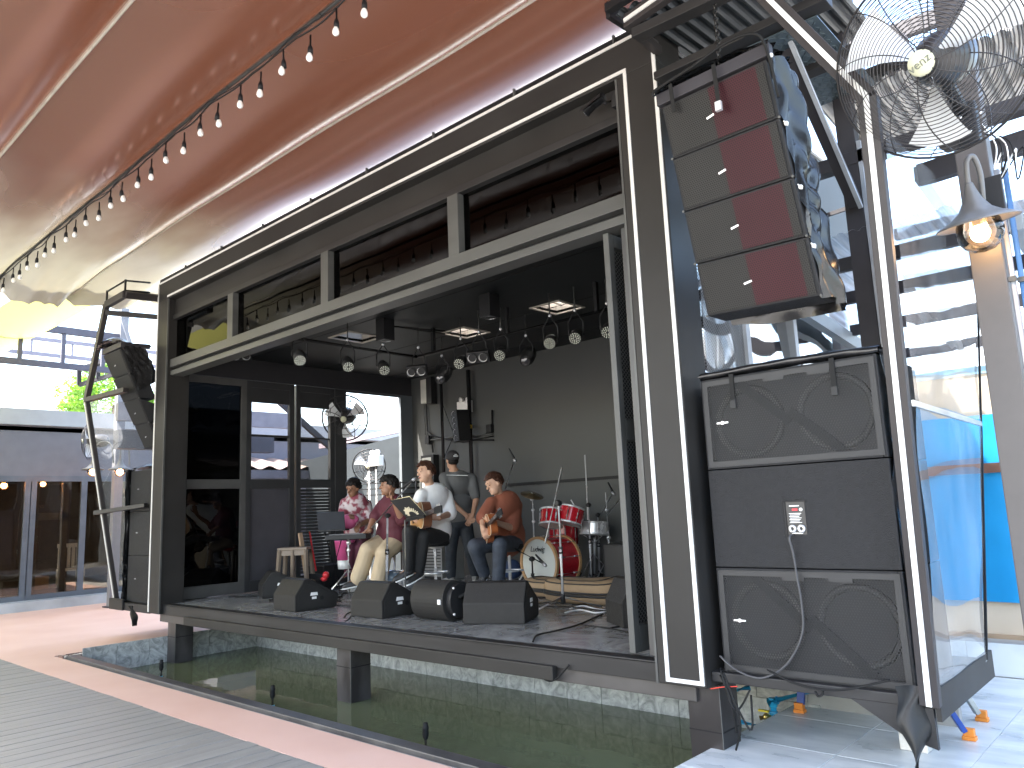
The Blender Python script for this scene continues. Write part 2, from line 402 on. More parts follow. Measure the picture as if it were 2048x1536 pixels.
# ================================================================== CANOPY
CX0, CX1, CY0, CY1 = -8.75, 1.75, -6.3, .80
ROPES = [-.55, -1.42, -2.32, -3.25, -4.2, -5.2, -6.3]
def canz(x, y):
    z = 4.58
    ks = [CY1+.05]+ROPES
    for a, b in zip(ks, ks[1:]):
        if b <= y <= a:
            t = (a-y)/(a-b); w_ = a-b
            # every panel sags a little between its ropes, its audience side pulled tighter
            z += -.145*w_*math.sin(PI*t**.72)
            break
    if y > ROPES[0]: z += .30*(y-ROPES[0])
    z += .014*math.sin(x*.9+y*1.5) + .006*math.sin(x*2.3-y*1.2+1.)
    e = max(0, 1-(x-CX0)/1.6)
    z -= e*e*.20*(1+.25*math.sin(y*9)) * (0.35+.65*abs(math.sin(PI*(y+.55)/.88)))
    z += e*.02*math.sin(y*34+x*4)
    return z
def canopymat(name, c, tcol, coat_r=.3, tw=.35, sky_sheen=False):
    m = bpy.data.materials.new(name); m.use_nodes = True; t = m.node_tree; b = t.nodes['Principled BSDF']
    b.inputs['Base Color'].default_value = (*c,1); b.inputs['Roughness'].default_value = coat_r; b.inputs['Specular IOR Level'].default_value = .6
    b.inputs['Coat Weight'].default_value = .6; b.inputs['Coat Roughness'].default_value = coat_r*.8; b.inputs['Coat IOR'].default_value = 1.9
    nz = N(t,'ShaderNodeTexNoise'); nz.inputs['Scale'].default_value = .8; nz.inputs['Detail'].default_value = 1; t.links.new(coords(t,(.2,1.5,1)), nz.inputs[0])
    bp = N(t,'ShaderNodeBump'); bp.inputs['Distance'].default_value = .05; bp.inputs['Strength'].default_value = .4; t.links.new(nz.outputs[0], bp.inputs['Height'])
    t.links.new(bp.outputs[0], b.inputs['Normal']); t.links.new(bp.outputs[0], b.inputs['Coat Normal'])
    tl = N(t,'ShaderNodeBsdfTranslucent'); tl.inputs[0].default_value = (*tcol,1)
    mx = N(t,'ShaderNodeMixShader'); mx.inputs[0].default_value = tw
    if sky_sheen:                                   # pale cream sky sheen painted into the colour of the cloth's left end
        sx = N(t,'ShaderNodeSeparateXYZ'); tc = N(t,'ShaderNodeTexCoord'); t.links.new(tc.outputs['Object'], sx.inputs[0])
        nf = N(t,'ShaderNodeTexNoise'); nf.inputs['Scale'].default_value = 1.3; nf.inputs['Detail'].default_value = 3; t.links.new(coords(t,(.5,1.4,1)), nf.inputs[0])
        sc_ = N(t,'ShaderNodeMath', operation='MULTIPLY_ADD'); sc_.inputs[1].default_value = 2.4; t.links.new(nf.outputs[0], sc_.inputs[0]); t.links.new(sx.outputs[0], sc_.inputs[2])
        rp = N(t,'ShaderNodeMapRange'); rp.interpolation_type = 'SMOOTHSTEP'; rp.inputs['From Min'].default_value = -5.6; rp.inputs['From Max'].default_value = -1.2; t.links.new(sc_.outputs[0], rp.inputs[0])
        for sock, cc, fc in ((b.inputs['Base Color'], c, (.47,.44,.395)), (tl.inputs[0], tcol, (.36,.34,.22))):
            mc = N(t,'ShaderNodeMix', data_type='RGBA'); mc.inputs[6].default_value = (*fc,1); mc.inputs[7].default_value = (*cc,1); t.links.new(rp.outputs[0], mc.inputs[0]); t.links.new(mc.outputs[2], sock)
    t.links.new(b.outputs[0], mx.inputs[1]); t.links.new(tl.outputs[0], mx.inputs[2]); t.links.new(mx.outputs[0], t.nodes['Material Output'].inputs[0])
    MATS[name] = m; return m
BROWN = canopymat('brown_coated_fabric', (.082,.033,.021), (.085,.030,.016), .25, .12, sky_sheen=True)
cn = thing('fabric_canopy', 'big brown glossy fabric canopy stretched over the deck in front of the stage', 'canopy', (-2, -3, 4.3))
ys = []
ks = [CY1]+ROPES
for a, b in zip(ks, ks[1:]): ys += [a+(b-a)*i/10 for i in range(10)]
ys.append(ROPES[-1])
XS = [CX0+(CX1-CX0)*((i/110)**1.35) for i in range(111)]
for i, (a, b) in enumerate(zip([CY1]+ROPES, ROPES)):
    def fn_(u, v, a=a, b=b):
        x = CX0+(CX1-CX0)*(u**1.3); y = a+(b-a)*v
        if u == 0: x -= .25*(1-abs(math.sin(PI*v)))*1.0
        return V((x, y, canz(x, y)))
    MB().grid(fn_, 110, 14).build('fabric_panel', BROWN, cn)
# welded seams / ropes under the panel edges
ROPE = mat('cream_rope', (.55,.50,.43), .6)
for i, y in enumerate(ROPES[:6]):
    r = .014 if i != 1 else .016
    MB().tube([(x, y, canz(x,y)-.012) for x in [CX0+(CX1-CX0)*k/60 for k in range(61)]], r, 6).build('seam_rope', ROPE if i != 1 else MG, cn)
# string of bulbs under the second rope
st = thing('string_lights', 'long string of round white bulbs hanging along the canopy rope', 'string lights', (-4, -1.45, 4.2))
YS = -1.45
def wz(x): return canz(x, YS)-.05-.018*abs(math.sin(x*PI/.60))
MB().tube([(x, YS+.01*math.sin(x*7), wz(x)) for x in [CX0+.05+(1.7-CX0)*k/200 for k in range(201)]], .006, 5).tube([(x, YS+.018*math.sin(x*5+1), wz(x)+.02) for x in [CX0+(1.7-CX0)*k/120 for k in range(121)]], .004, 5).build('cable', BLK, st)
BULB = mat('white_glass_bulb', (.85,.84,.80), .18, var=.02, coat=.3)
sk = MB().lathe([(0,0),(.006,0),(.006,-.075),(.012,-.08),(.017,-.10),(.018,-.135),(.0,-.136)], (0,0,0), n=10).mesh('socket'); sk.materials.append(BLK)
bl = MB().lathe([(.011,-.13),(.018,-.146),(.022,-.162),(.020,-.178),(.011,-.188),(0,-.191)], (0,0,0), n=12).mesh('bulb'); bl.materials.append(BULB)
x = -8.55; i = 0
while x < 1.2:
    zz = wz(x) - (.035 if i % 2 else 0.)
    for nm, me in (('socket', sk), ('bulb', bl)):
        o = bpy.data.objects.new(nm, me); col.objects.link(o); o.parent = st; o.location = V((x, YS+.01*math.sin(x*7), zz))-WL[st.name]
        o.rotation_euler = (random.uniform(-.06,.06), random.uniform(-.06,.06), 0)
    if i % 1 == 0:
        MB().tube([V((x+.14, YS, wz(x+.14)+.03)), V((x+.14, YS-.02, canz(x+.14,YS-.02)-.004))], .004, 4).build('tie', BLK, st)
    x += .30; i += 1
# second, yellow canopy beyond the left end
yc = thing('yellow_canopy', 'pale yellow striped canopy hanging beyond the brown one on the far left', 'canopy', dp(60,640,14))
YEL = canopymat('yellow_fabric', (.50,.47,.16), (.40,.38,.10), .45, .45); CRM = canopymat('cream_fabric', (.50,.48,.44), (.38,.36,.32), .45, .4)
yA, yB, yC, yD = V((-8.45,-.02,4.66)), V((-18.5,-.10,4.42)), V((-18.5,-10.5,4.8)), V((-8.45,-10.5,4.85))  # out-of-view stretch extended to keep the sun off the left walkway
NB = 12
for i in range(NB):
    def yf(u, v, i=i):
        s_ = (i+v)/NB; p = yA.lerp(yB,u).lerp(yD.lerp(yC,u), s_)
        return p - V((0,0,.10*math.sin(PI*v)+.05*math.sin(u*9+s_*20)))
    MB().grid(yf, 24, 6).build('fabric_panel', (YEL,CRM)[i % 2], yc)
# ================================================================== STAGE PAVILION
XL, XR = -7.33, .02
pv = thing('stage_pavilion', 'dark grey open-fronted stage building raised on pillars above the pool', 'stage', (-3.65, 2, -.2))
fr = MB()
fr.box(-.285, XR, 0, .30, .345, 4.14)             # right column
fr.box(XL, -7.045, 0, .30, .345, 4.14)            # left column
fr.box(XL, XR, 0, .30, 4.14, 4.40)
front = fr.build('front_frame', DG, pv, bevel=.006)
def strip(a, b, w_=.022, parent=pv): return MB().bar(a, b, w_, .012, up=V((0,1,0))).build('light_strip', LEDW, parent)
def stripx(x0,x1,z0,z1,y=-.007,parent=pv,d=.012): return MB().box(x0,x1,y,y+d,z0,z1).build('light_strip', LEDW, parent)
stripx(-.012,.012,.362,4.24); stripx(-.232,-.208,.362,4.158)
stripx(-.208,-.012,.362,.384)
stripx(-7.045,-.208,4.160,4.182)
stripx(-7.318,.0,4.372,4.392); stripx(-7.320,-7.298,.36,4.372)
MB().box(-.303,-.287,-.0,.02,.345,4.14).build('trim', MG, pv); MB().box(-7.043,-7.03,-.0,.02,.345,4.14).build('trim', MG, pv)
# fascia, transom window row and head tracks
MB().box(-7.045,-.285,.10,.14,3.94,4.14).build('fascia_panel', DG, pv)
MB().box(-7.045,-.285,.07,.17,3.885,3.94).build('transom_rail', DG2, pv, bevel=.003)
MB().box(-7.045,-.285,.05,.20,3.275,3.375).build('transom_rail', MG, pv, bevel=.004)
MB().box(-7.045,-.285,.06,.22,3.175,3.235).build('track_rail', MG, pv, bevel=.004)
MB().box(-7.045,-.285,.12,.20,3.235,3.275).build('track_gap', BLK, pv)
MX = [-7.045,-5.57,-3.74,-1.95,-.285]
for x in MX[1:4]: MB().box(x-.06,x+.06,.06,.18,3.375,3.885).build('mullion', MG, pv, bevel=.004)
TG = glassmat('black_tinted_pane', (.02,.02,.022), .01, wave=.004, wscale=1.2, base_refl=.0, ior=1.30)
for a, b in zip(MX, MX[1:]):
    p = MB().box(a,b,.128,.134,3.375,3.885).build('window_pane', TG, pv)
MB().box(-7.045,-.285,.30,.32,3.24,4.14).build('transom_backing', BLK, pv)
# floor edge beam, lower channel, slab
MB().box(-7.28,-.285,.06,.10,.335,.447).box(-7.28,-.285,.06,.17,.435,.4515).build('floor_beam', DG2, pv, bevel=.004)
MB().box(-6.42,-1.10,.015,.058,.262,.352).build('lower_channel', DG, pv, bevel=.006)
MB().box(-7.2,-.1,.09,.30,.245,.335).build('floor_beam', mat('bronze_grey_beam', (.055,.050,.048), .4), pv, bevel=.006)
FLOOR = marble('dark_stage_tile', (.13,.135,.135), (.34,.345,.34), .2, .5, rnd=False)
MB().box(-7.30,0.0,.17,4.15,.335,.45).build('stage_floor', FLOOR, pv)
# walls and ceiling
WALL = mat('charcoal_wall', (.050,.052,.050), .62, var=.08, vs=1.5, bump=.05, bs=120)
CEIL = mat('black_ceiling', (.010,.012,.013), .55, spec=.25, var=.1, vs=1.)
WALLB = mat('blue_grey_wall', (.10,.115,.125), .6, var=.08)
CE = 3.55
MB().box(-7.33,.02,4.10,4.22,.33,4.36).build('back_wall', WALL, pv)
MB().box(-7.33,-7.28,.30,4.10,3.27,4.36).build('side_wall_header', mat('black_wall', (.022,.021,.023), .6), pv)
MB().box(-7.33,-7.27,3.86,4.10,.45,3.27).build('corner_post', WALLB, pv)
MB().box(-.02,.02,.95,4.10,3.2,4.36).build('side_wall', WALL, pv); MB().box(-.02,.02,.95,4.10,.33,.45).build('side_wall', WALL, pv)
MB().box(-.03,-.022,.90,4.10,.45,3.2).build('side_wall_lining', WALL, pv)
FOIL = glassmat('wavy_plastic_wall_sheet', (.30,.31,.32), .03, wave=.016, wscale=2.2, base_refl=.6)
for ya, yb in ((.32,.87),(.95,1.70),(1.76,2.85),(2.91,4.08)):
    MB().grid(lambda u,v,ya=ya,yb=yb: V((-.004+.008*math.sin(u*7+v*5)+.006*math.sin(v*17-u*4), ya+(yb-ya)*u, .45+2.75*v)), 14, 30).build('plastic_sheet', FOIL, pv)
for y in (.90,1.73,2.88): MB().box(-.02,.045,y-.03,y+.03,.45,3.2).build('side_post', mat('pale_post', (.42,.44,.46), .5), pv)

MB().box(-5.2,-.02,4.085,4.098,1.70,1.74).build('wall_rail', BLK, pv)
# ceiling boards around three roof hatches
hat = [(-5.50,-5.12,1.34,1.80), (-4.50,-4.14,2.28,2.68), (-3.02,-2.66,2.26,2.66)]
cm = MB(); xs_ = sorted({-7.28,-.02}|{h[0] for h in hat}|{h[1] for h in hat}); ys_ = sorted({.32,4.10}|{h[2] for h in hat}|{h[3] for h in hat})
for xa, xb in zip(xs_, xs_[1:]):
    for ya, yb in zip(ys_, ys_[1:]):
        if any(h[0] <= xa and xb <= h[1] and h[2] <= ya and yb <= h[3] for h in hat): continue
        cm.box(xa, xb, ya, yb, CE, CE+.03)
cm.build('ceiling', CEIL, pv)
for j, y in enumerate((1.2,2.42,3.64)): MB().box(-7.28,-.02,y-.004,y+.004,CE-.004,CE).build('ceiling_joint', BLK, pv)
HT = mat('pale_hatch_timber', (.42,.38,.33), .7)
SKYL = canopymat('skylight_sheet', (.6,.6,.6), (.9,.9,.9), .5, .85)
for i, h in enumerate(hat):
    m_ = MB(); e = .03
    m_.box(h[0]-e,h[1]+e,h[2]-e,h[2],CE-.012,CE+.12).box(h[0]-e,h[1]+e,h[3],h[3]+e,CE-.012,CE+.12).box(h[0]-e,h[0],h[2],h[3],CE-.012,CE+.12).box(h[1],h[1]+e,h[2],h[3],CE-.012,CE+.12)
    hh = m_.build('hatch_frame', HT, pv)
    if i:
        for k in range(3): MB().box(h[0]+.07+.10*k,h[0]+.095+.10*k,h[2],h[3],CE+.08,CE+.11).build('batten', HT, hh)
        MB().box(h[0]-e,h[1]+e,h[2]-e,h[3]+e,CE+.122,CE+.126).build('skylight', SKYL, hh)
# roof: pale metal sheet, open above two of the hatches
ROOF = mat('pale_metal_roof', (.78,.78,.77), .5, metal=.0, var=.08)
rf = MB()
xs_ = sorted({XL-.02, XR+.02, -4.95,-3.95,-3.45,-2.45}); 
for xa, xb in zip(xs_, xs_[1:]):
    if (xa,xb) in ((-4.95,-3.95),(-3.45,-2.45)): rf.box(xa,xb,.30,1.5,4.36,4.385); rf.box(xa,xb,2.75,4.5,4.36,4.385)
    else: rf.box(xa,xb,.30,4.5,4.36,4.385)
roof = rf.build('roof', ROOF, pv)
MB().box(XL,XR,.02,.10,4.405,4.45).build('roof_gutter', BLK, roof)
for k in range(8): MB().box(-6.6+.9*k,-6.585+.9*k,.0,.02,4.40,4.46).build('gutter_clip', MG, roof)
# pillars
PIL = mat('dark_clad_pillar', (.026,.023,.023), .34, spec=.35, var=.5, vs=3.5, c2=(.085,.078,.076), ramp=(.42,.72), stretch=(1,1,.35), detail=9, bump=.06, bs=20)
for x, y0, zb in ((-7.02,.11,-.56), (-3.655,.12,-.56), (-.175,.12,-.56)):
    p = MB().box(x,x+.205,y0,y0+.21,zb,.345 if x > -1 else .245).build('pillar', PIL, pv, bevel=.004)
    MB().box(x+.203,x+.208,y0-.003,y0+.003,zb,.345 if x > -1 else .245).build('corner_trim', MG, p)
    MB().box(x-.002,x+.207,y0-.002,y0+.212,.085,.092).build('joint', BLK, p)
# side door leaves along the left wall: (y0,y1, kind)
DFR = mat('dark_door_frame', (.034,.034,.035), .4, var=.1)
LG = glassmat('smoked_door_glass', (.035,.036,.04), .01, wave=.016, wscale=1.7, base_refl=.0, ior=1.4)
def expanded(mb, o, u, v, W_, H_, sx, sz, t):
    """diamond expanded-metal mesh in the plane o + u*a + v*b"""
    o, u, v = V(o), V(u), V(v); n_ = u.cross(v).normalized()
    L = int((W_/sx+H_/sz))+2
    for sgn in (1,-1):
        for i in range(-L, L):
            # line: a = a0 + sgn*s*sx , b = s*sz
            a0 = i*sx if sgn > 0 else i*sx
            pts = []
            s0, s1 = 0., H_/sz
            # clip to 0<=a<=W
            lo, hi = (0-a0)/(sgn*sx), (W_-a0)/(sgn*sx)
            if lo > hi: lo, hi = hi, lo
            s0, s1 = max(s0, lo), min(s1, hi)
            if s1-s0 < .02: continue
            p = o+u*(a0+sgn*s0*sx)+v*(s0*sz); q = o+u*(a0+sgn*s1*sx)+v*(s1*sz)
            d = (q-p).normalized(); w__ = d.cross(n_)*t/2; 
            mb.add([p-w__, p+w__, q+w__, q-w__], [(0,1,2,3)])
    return mb
XW = -7.30
def leaf_side(y0, y1, lab, kind):
    fw = .075; b = MB()
    b.box(XW-.03,XW+.03,y0,y0+fw,.455,3.26).box(XW-.03,XW+.03,y1-fw,y1,.455,3.26)
    b.box(XW-.03,XW+.03,y0+fw,y1-fw,.455,.60).box(XW-.03,XW+.03,y0+fw,y1-fw,3.17,3.26).box(XW-.03,XW+.03,y0+fw,y1-fw,1.80,1.92)
    lf = b.build('door_leaf', DFR if kind else mat('grey_door_frame', (.075,.073,.070), .4), pv, bevel=.004); lf['label'] = lab
    a, c = y0+fw, y1-fw
    if kind == 0:
        MB().box(XW-.004,XW+.004,a,c,.60,1.80).build('pane', LG, lf); MB().box(XW-.004,XW+.004,a,c,1.92,3.17).build('pane', LG, lf)
    elif kind == 1:
        MB().box(XW-.004,XW+.004,a,c,1.92,3.17).build('pane', glassmat('clear_door_glass', (.86,.86,.90), .01, wave=.002, base_refl=.0), lf)
        MB().box(XW-.006,XW+.006,a,c,.60,1.80).build('solid_panel', mat('violet_grey_panel', (.060,.058,.066), .35, var=.1), lf)
        MB().box(XW-.01,XW+.01,a,c,2.50,2.53).build('glazing_bar', DFR, lf)
        MB().box(XW-.02,XW+.02,a,c,2.97,3.17).build('top_panel', DFR, lf)
    else:
        expanded(MB(), (XW,a,1.92), (0,1,0), (0,0,1), c-a, 1.02, .032, .016, .004).build('wire_mesh', DFR, lf)
        MB().box(XW-.01,XW+.01,a,c,2.50,2.52).build('glazing_bar', DFR, lf)
        MB().box(XW-.02,XW+.02,a,c,2.95,3.17).build('top_panel', DFR, lf)
        for k in range(26): MB().box(XW-.02,XW+.006,a,c,.62+.045*k,.657+.045*k).build('louvre_slat', DFR, lf)
leaf_side(.20, 1.20, 'smoked glass door leaf next to the front column', 0)
leaf_side(1.20, 1.93, 'door leaf with clear upper pane and solid lower panel', 1)
leaf_side(1.96, 2.60, 'door leaf with wire mesh above and louvres below', 2)
MB().box(XW-.05,XW+.05,2.60,2.80,.45,3.26).build('door_post', DFR, pv, bevel=.004)
MB().box(XW-.03,XW+.02,2.72,3.86,3.235,3.262).build('head_rail', DFR, pv)
for z in (.65,1.75,2.9): MB().cyl((-7.06,.17,z),(-7.06,.17,z+.10),.012).build('hinge', DFR, pv)
sm_ = expanded(MB(), (.02,.32,.6), (0,1,0), (0,0,1), .55, 2.6, .022, .022, .005); sm_.build('side_mesh', mat('grey_mesh_wire',(.22,.22,.22),.5), pv)
# folded front doors parked at the right column
def leaf_fold(p, q, lab, mesh):
    p, q = V((*p,0)), V((*q,0)); u = (q-p); W_ = u.length; u.normalize(); n_ = V((-u.y,u.x,0)); M = basis((p.x,p.y,0), u, n_, (0,0,1)); fw = .062; b = MB()
    zb, zt = .47, 3.17
    b.box(0,fw,-.022,.022,zb,zt,M).box(W_-fw,W_,-.022,.022,zb,zt,M).box(fw,W_-fw,-.022,.022,zb,zb+.16,M).box(fw,W_-fw,-.022,.022,zt-.09,zt,M).box(fw,W_-fw,-.022,.022,1.78,1.92,M)
    lf = b.build('door_leaf', MG if mesh else DFR, pv, bevel=.004); lf['label'] = lab
    if mesh:
        for z0, z1 in ((zb+.16,1.78),(1.92,zt-.09)):
            expanded(MB(), M @ V((fw,0,z0)), u, (0,0,1), W_-2*fw, z1-z0, .036, .030, .006).build('wire_mesh', mat('pale_wire', (.11,.11,.105), .5), lf)
            MB().box(fw,W_-fw,.024,.030,z0,z1,M).build('solid_panel', BLK, lf)
    else: MB().box(fw,W_-fw,-.004,.004,zb+.16,zt-.09,M).build('pane', BLK, lf)
leaf_fold((-.53,.11), (-.53,.70), 'folded mesh door leaf parked beside the right column', True)
leaf_fold((-.385,.11), (-.385,.70), 'second folded door leaf between the mesh leaf and the column', False)
MB().box(-.36,-.29,.16,.24,.46,3.17).build('door_jamb', MG, pv, bevel=.004)
# cctv camera on the fascia
cc = thing('security_camera', 'small black security camera under the white line at the upper right of the stage front', 'camera', (-.40,.05,4.02))
MB().box(-.36,-.30,.03,.098,3.98,4.09).build('junction_box', BPL, cc, bevel=.004)
MB().tube([(-.36,.05,4.04),(-.40,.02,4.02),(-.42,.0,4.035)], .012, 8).build('bracket', BPL, cc)
MB().cyl((-.40,.0,4.05),(-.53,-.03,3.99),.032,.036).build('body', BPL, cc)
MB().cyl((-.531,-.031,3.989),(-.536,-.032,3.987),.022).build('lens', CHROME, cc)
MB().grid(lambda u,v: V((-.40-.15*u, .0-.035*u, 4.05-.07*u))+V((0,math.cos(PI*v)*.042,math.sin(PI*v)*.042)), 4, 8).build('sun_hood', BPL, cc)
# ================================================================== LOUDSPEAKERS AND TOWERS
CAB = mat('speaker_paint', (.020,.020,.021), .6, spec=.2, var=.12, vs=30, bump=.55, bs=170)
def perf_through(name, face, s, rh=.36, rough=.45):
    m = perfmat(name, face, (0,0,0), s, rh, rough); t = m.node_tree; b = t.nodes['Principled BSDF']
    mr = [n for n in t.nodes if n.type == 'MAP_RANGE'][0]; mixn = [n for n in t.nodes if n.type == 'MIX'][0]; cr = [n for n in t.nodes if n.type == 'VALTORGB'][0]
    t.links.new(cr.outputs[0], b.inputs['Base Color']); t.nodes.remove(mixn); t.links.new(mr.outputs[0], b.inputs['Alpha']); return m
GR = perf_through('perforated_grille', (.030,.030,.031), .0150, .36)
GRA = perfmat('array_grille', (.027,.026,.025), (.003,.003,.003), .0125, .36)
GRR = perfmat('array_grille_red', (.046,.009,.014), (.006,.0015,.002), .0125, .36)
CONE = mat('paper_cone', (.085,.082,.075), .55, var=.15)
SURR = mat('foam_surround', (.060,.058,.052), .5, var=.2)
def sub_front(name, lab, x0, x1, y0, y1, z0, z1, logo=True):
    s = thing(name, lab, 'subwoofer', ((x0+x1)/2, (y0+y1)/2, z0), 'subwoofers in the side towers')
    b = MB(); t_ = .022
    b.box(x0,x1,y1-t_,y1,z0,z1).box(x0,x0+t_,y0,y1-t_,z0,z1).box(x1-t_,x1,y0,y1-t_,z0,z1).box(x0+t_,x1-t_,y0,y1-t_,z1-t_,z1).box(x0+t_,x1-t_,y0,y1-t_,z0,z0+t_)
    b.build('cabinet', CAB, s, bevel=.005)
    xm = (x0+x1)/2; zc = (z0+z1)/2; H_ = z1-z0; r = min(.215, H_*.40)
    MB().box(x0+t_,x1-t_,y0+.075,y0+.09,z0+t_,z1-t_).build('baffle', mat('dark_baffle', (.02,.02,.02), .6), s)
    for k in (-1,1):
        c = V((xm+k*.245*(x1-x0)/1.0, y0+.073, zc))
        d_ = MB().lathe([(r,0),(r*.97,.02),(r*.90,.026),(r*.84,.012),(r*.80,-.002)], c, (0,-1,0), 32).build('surround', SURR, s)
        MB().lathe([(r*.80,-.002),(r*.36,-.055),(r*.34,-.04),(r*.22,-.012),(0,-.002)], c, (0,-1,0), 32).build('cone', CONE, d_)
        for q in (.82,.87,.92): MB().lathe([(r*q,.010),(r*(q+.012),.024),(r*(q+.024),.010)], c, (0,-1,0), 32).build('rib', SURR, d_)
    # folded metal struts behind the grille
    for k in (-1,1): MB().bar((xm,y0+.05,zc+k*.03),(xm+.30*k,y0+.05,zc-.24*k*1*(1 if k>0 else 1)),.05,.012,up=V((0,1,0))).build('strut', CAB, s)
    gr = MB().box(x0+.020,x1-.020,y0-.001,y0+.003,z0+.020,z1-.020).build('grille', GR, s)
    f_ = MB(); e = .03
    f_.box(x0+.012,x1-.012,y0-.004,y0+.004,z1-.012-e,z1-.012).box(x0+.012,x1-.012,y0-.004,y0+.004,z0+.012,z0+.012+e).box(x0+.012,x0+.012+e,y0-.004,y0+.004,z0+.012+e,z1-.012-e).box(x1-.012-e,x1-.012,y0-.004,y0+.004,z0+.012+e,z1-.012-e)
    for xx in (xm-.05,xm+.30*(x1-x0)-.1): f_.box(xx-.06,xx+.06,y0-.0045,y0+.003,z1-.012-e-.018,z1-.012-e)
    f_.build('grille_frame', mat('grille_frame_paint', (.014,.014,.015), .5, bump=.3, bs=200), gr)
    if logo:
        lg = MB().box(x0+.085,x0+.155,y0-.006,y0-.002,zc-.004,zc+.004).cyl((x0+.12,y0-.002,zc),(x0+.12,y0-.007,zc),.010); lg.build('badge', CHROME, s)
    return s
def sub_back(lab, x0, x1, y0, y1, z0, z1):
    s = thing('subwoofer', lab, 'subwoofer', ((x0+x1)/2, (y0+y1)/2, z0), 'subwoofers in the side towers')
    b = MB().box(x0,x1,y0,y1,z0,z1); b.build('cabinet', CAB, s, bevel=.006)
    xm = (x0+x1)/2; zc = (z0+z1)/2
    for sx in (.035,.105):
        for sz in (.06,.125):
            for xx in (x0+sx, x1-sx):
                for zz in (z0+sz, z1-sz): MB().cyl((xx,y0+.001,zz),(xx,y0-.004,zz),.0055,n=8).build('bolt', BLK, s)
    pl = MB().box(xm-.052,xm+.052,y0-.003,y0+.002,zc-0.0972,zc+0.0756).build('connector_plate', mat('black_plate', (.010,.010,.011), .4), s)
    MB().box(xm-.062,xm-.052,y0-.008,y0,zc-0.1008,zc+0.0792).box(xm-.062,xm+.062,y0-.008,y0,zc+0.0756,zc+0.0828).build('plate_recess', BLK, s)
    MB().box(xm-.032,xm+.022,y0-.005,y0-.003,zc+0.0518,zc+0.0569).build('print', WHITE, pl)
    MB().box(xm-.018,xm+.012,y0-.005,y0-.003,zc+0.0288,zc+0.0403).build('print', mat('red_print', (.5,.03,.04), .5), pl)
    MB().cyl((xm+.030,y0-.003,zc+0.0346),(xm+.030,y0-.005,zc+0.0346),.009).build('print', WHITE, pl)
    for k in range(7): MB().box(xm-.036+.004*(k % 2),xm+.030-.006*(k % 3),y0-.005,y0-.003,zc+0.0130-.008*k,zc+0.0158-.008*k).build('print', WHITE, pl)
    for k in (-1,1):
        MB().lathe([(.009,-.004),(.022,-.004),(.022,.006),(.017,.010),(.010,.010),(.009,-.003),(0,-.003)], (xm+k*.024,y0-.003,zc-0.0662), (0,-1,0), 18).build('socket', mat('pale_ring', (.5,.5,.5), .35, metal=.6), pl)
    MB().box(xm-.03,xm+.03,y0-.005,y0-.003,zc-0.0914,zc-0.0871).build('print', WHITE, pl)
    return s
SX0, SX1, SY0, SY1 = .085, 1.075, .10, .78
sub_front('subwoofer', 'bottom subwoofer of the right stack, perforated grille with two big cones', SX0, SX1, SY0, SY1, .430, .995)
mid = sub_back('middle subwoofer of the right stack, turned round to show its plain back and cable socket', SX0, SX1, SY0, SY1, 1.0, 1.545)
top = sub_front('subwoofer', 'top subwoofer of the right stack under a rolled-up black cover', SX0, SX1, SY0, SY1, 1.55, 2.075)
# cable of the middle subwoofer
MB().tube(spline([(SX0+.47,SY0-.01,1.175),(SX0+.465,SY0-.045,1.16),(SX0+.475,SY0-.04,1.08),(SX0+.48,SY0-.03,.95),(SX0+.49,SY0-.03,.80),(SX0+.475,SY0-.035,.66),(SX0+.38,SY0-.04,.51),(SX0+.24,SY0-.05,.43),(SX0+.10,SY0-.05,.455),(SX0+.0,SY0-.04,.52)]), .0062, 8).build('speaker_cable', mat('grey_cable', (.045,.045,.048), .5), label='grey speaker cable hanging from the middle subwoofer of the right stack', cat='cable')
VINYL = mat('black_vinyl_cover', (.012,.012,.013), .2, var=.2, vs=4, bump=.45, bs=7, spec=.5)
def crumple(name, fn_, nu, nv, lab, cat, parent=None, amp=.012, thick=True):
    rr = random.Random(len(name)+nu); ph = [rr.uniform(0,6) for _ in range(9)]
    def g_(u,v):
        p = V(fn_(u,v)); k = amp*(math.sin(u*23+ph[0]+5*math.sin(v*6+ph[1]))+.7*math.sin(v*31+ph[2]+4*math.sin(u*9))+.6*math.sin((u+v)*19+ph[3]))
        return p+V((k*.8, k*.5, k*.5))
    b = MB().grid(g_, nu, nv)
    return b.build(name, VINYL, parent, label=lab, cat=cat)
# rolled cover on top of the stack
rc = thing('speaker_cover', 'rolled-up black vinyl cover lying on top of the right subwoofer stack', 'cover', (.55,.15,2.075))
crumple('cover_roll', lambda u,v: (SX0-.012+(SX1-SX0+.03)*u, SY0+.05+math.cos(v*2*PI)*.055, 2.098+math.sin(v*2*PI)*.024+.012*math.sin(u*PI)), 60, 12, None, None, rc, .006)
crumple('cover_skirt', lambda u,v: (SX1+.016+.012*math.sin(v*9), SY0+.01+.30*u, 2.10-1.55*v), 10, 40, None, None, rc, .008)
for xx in (SX0+.20, SX1-.22):
    MB().box(xx-.013,xx+.013,SY0-.012,SY0-.006,1.93,2.085).build('strap', RUB, rc)
    MB().box(xx-.018,xx+.018,SY0-.018,SY0-.006,1.885,1.935).build('buckle', BPL, rc, bevel=.004)

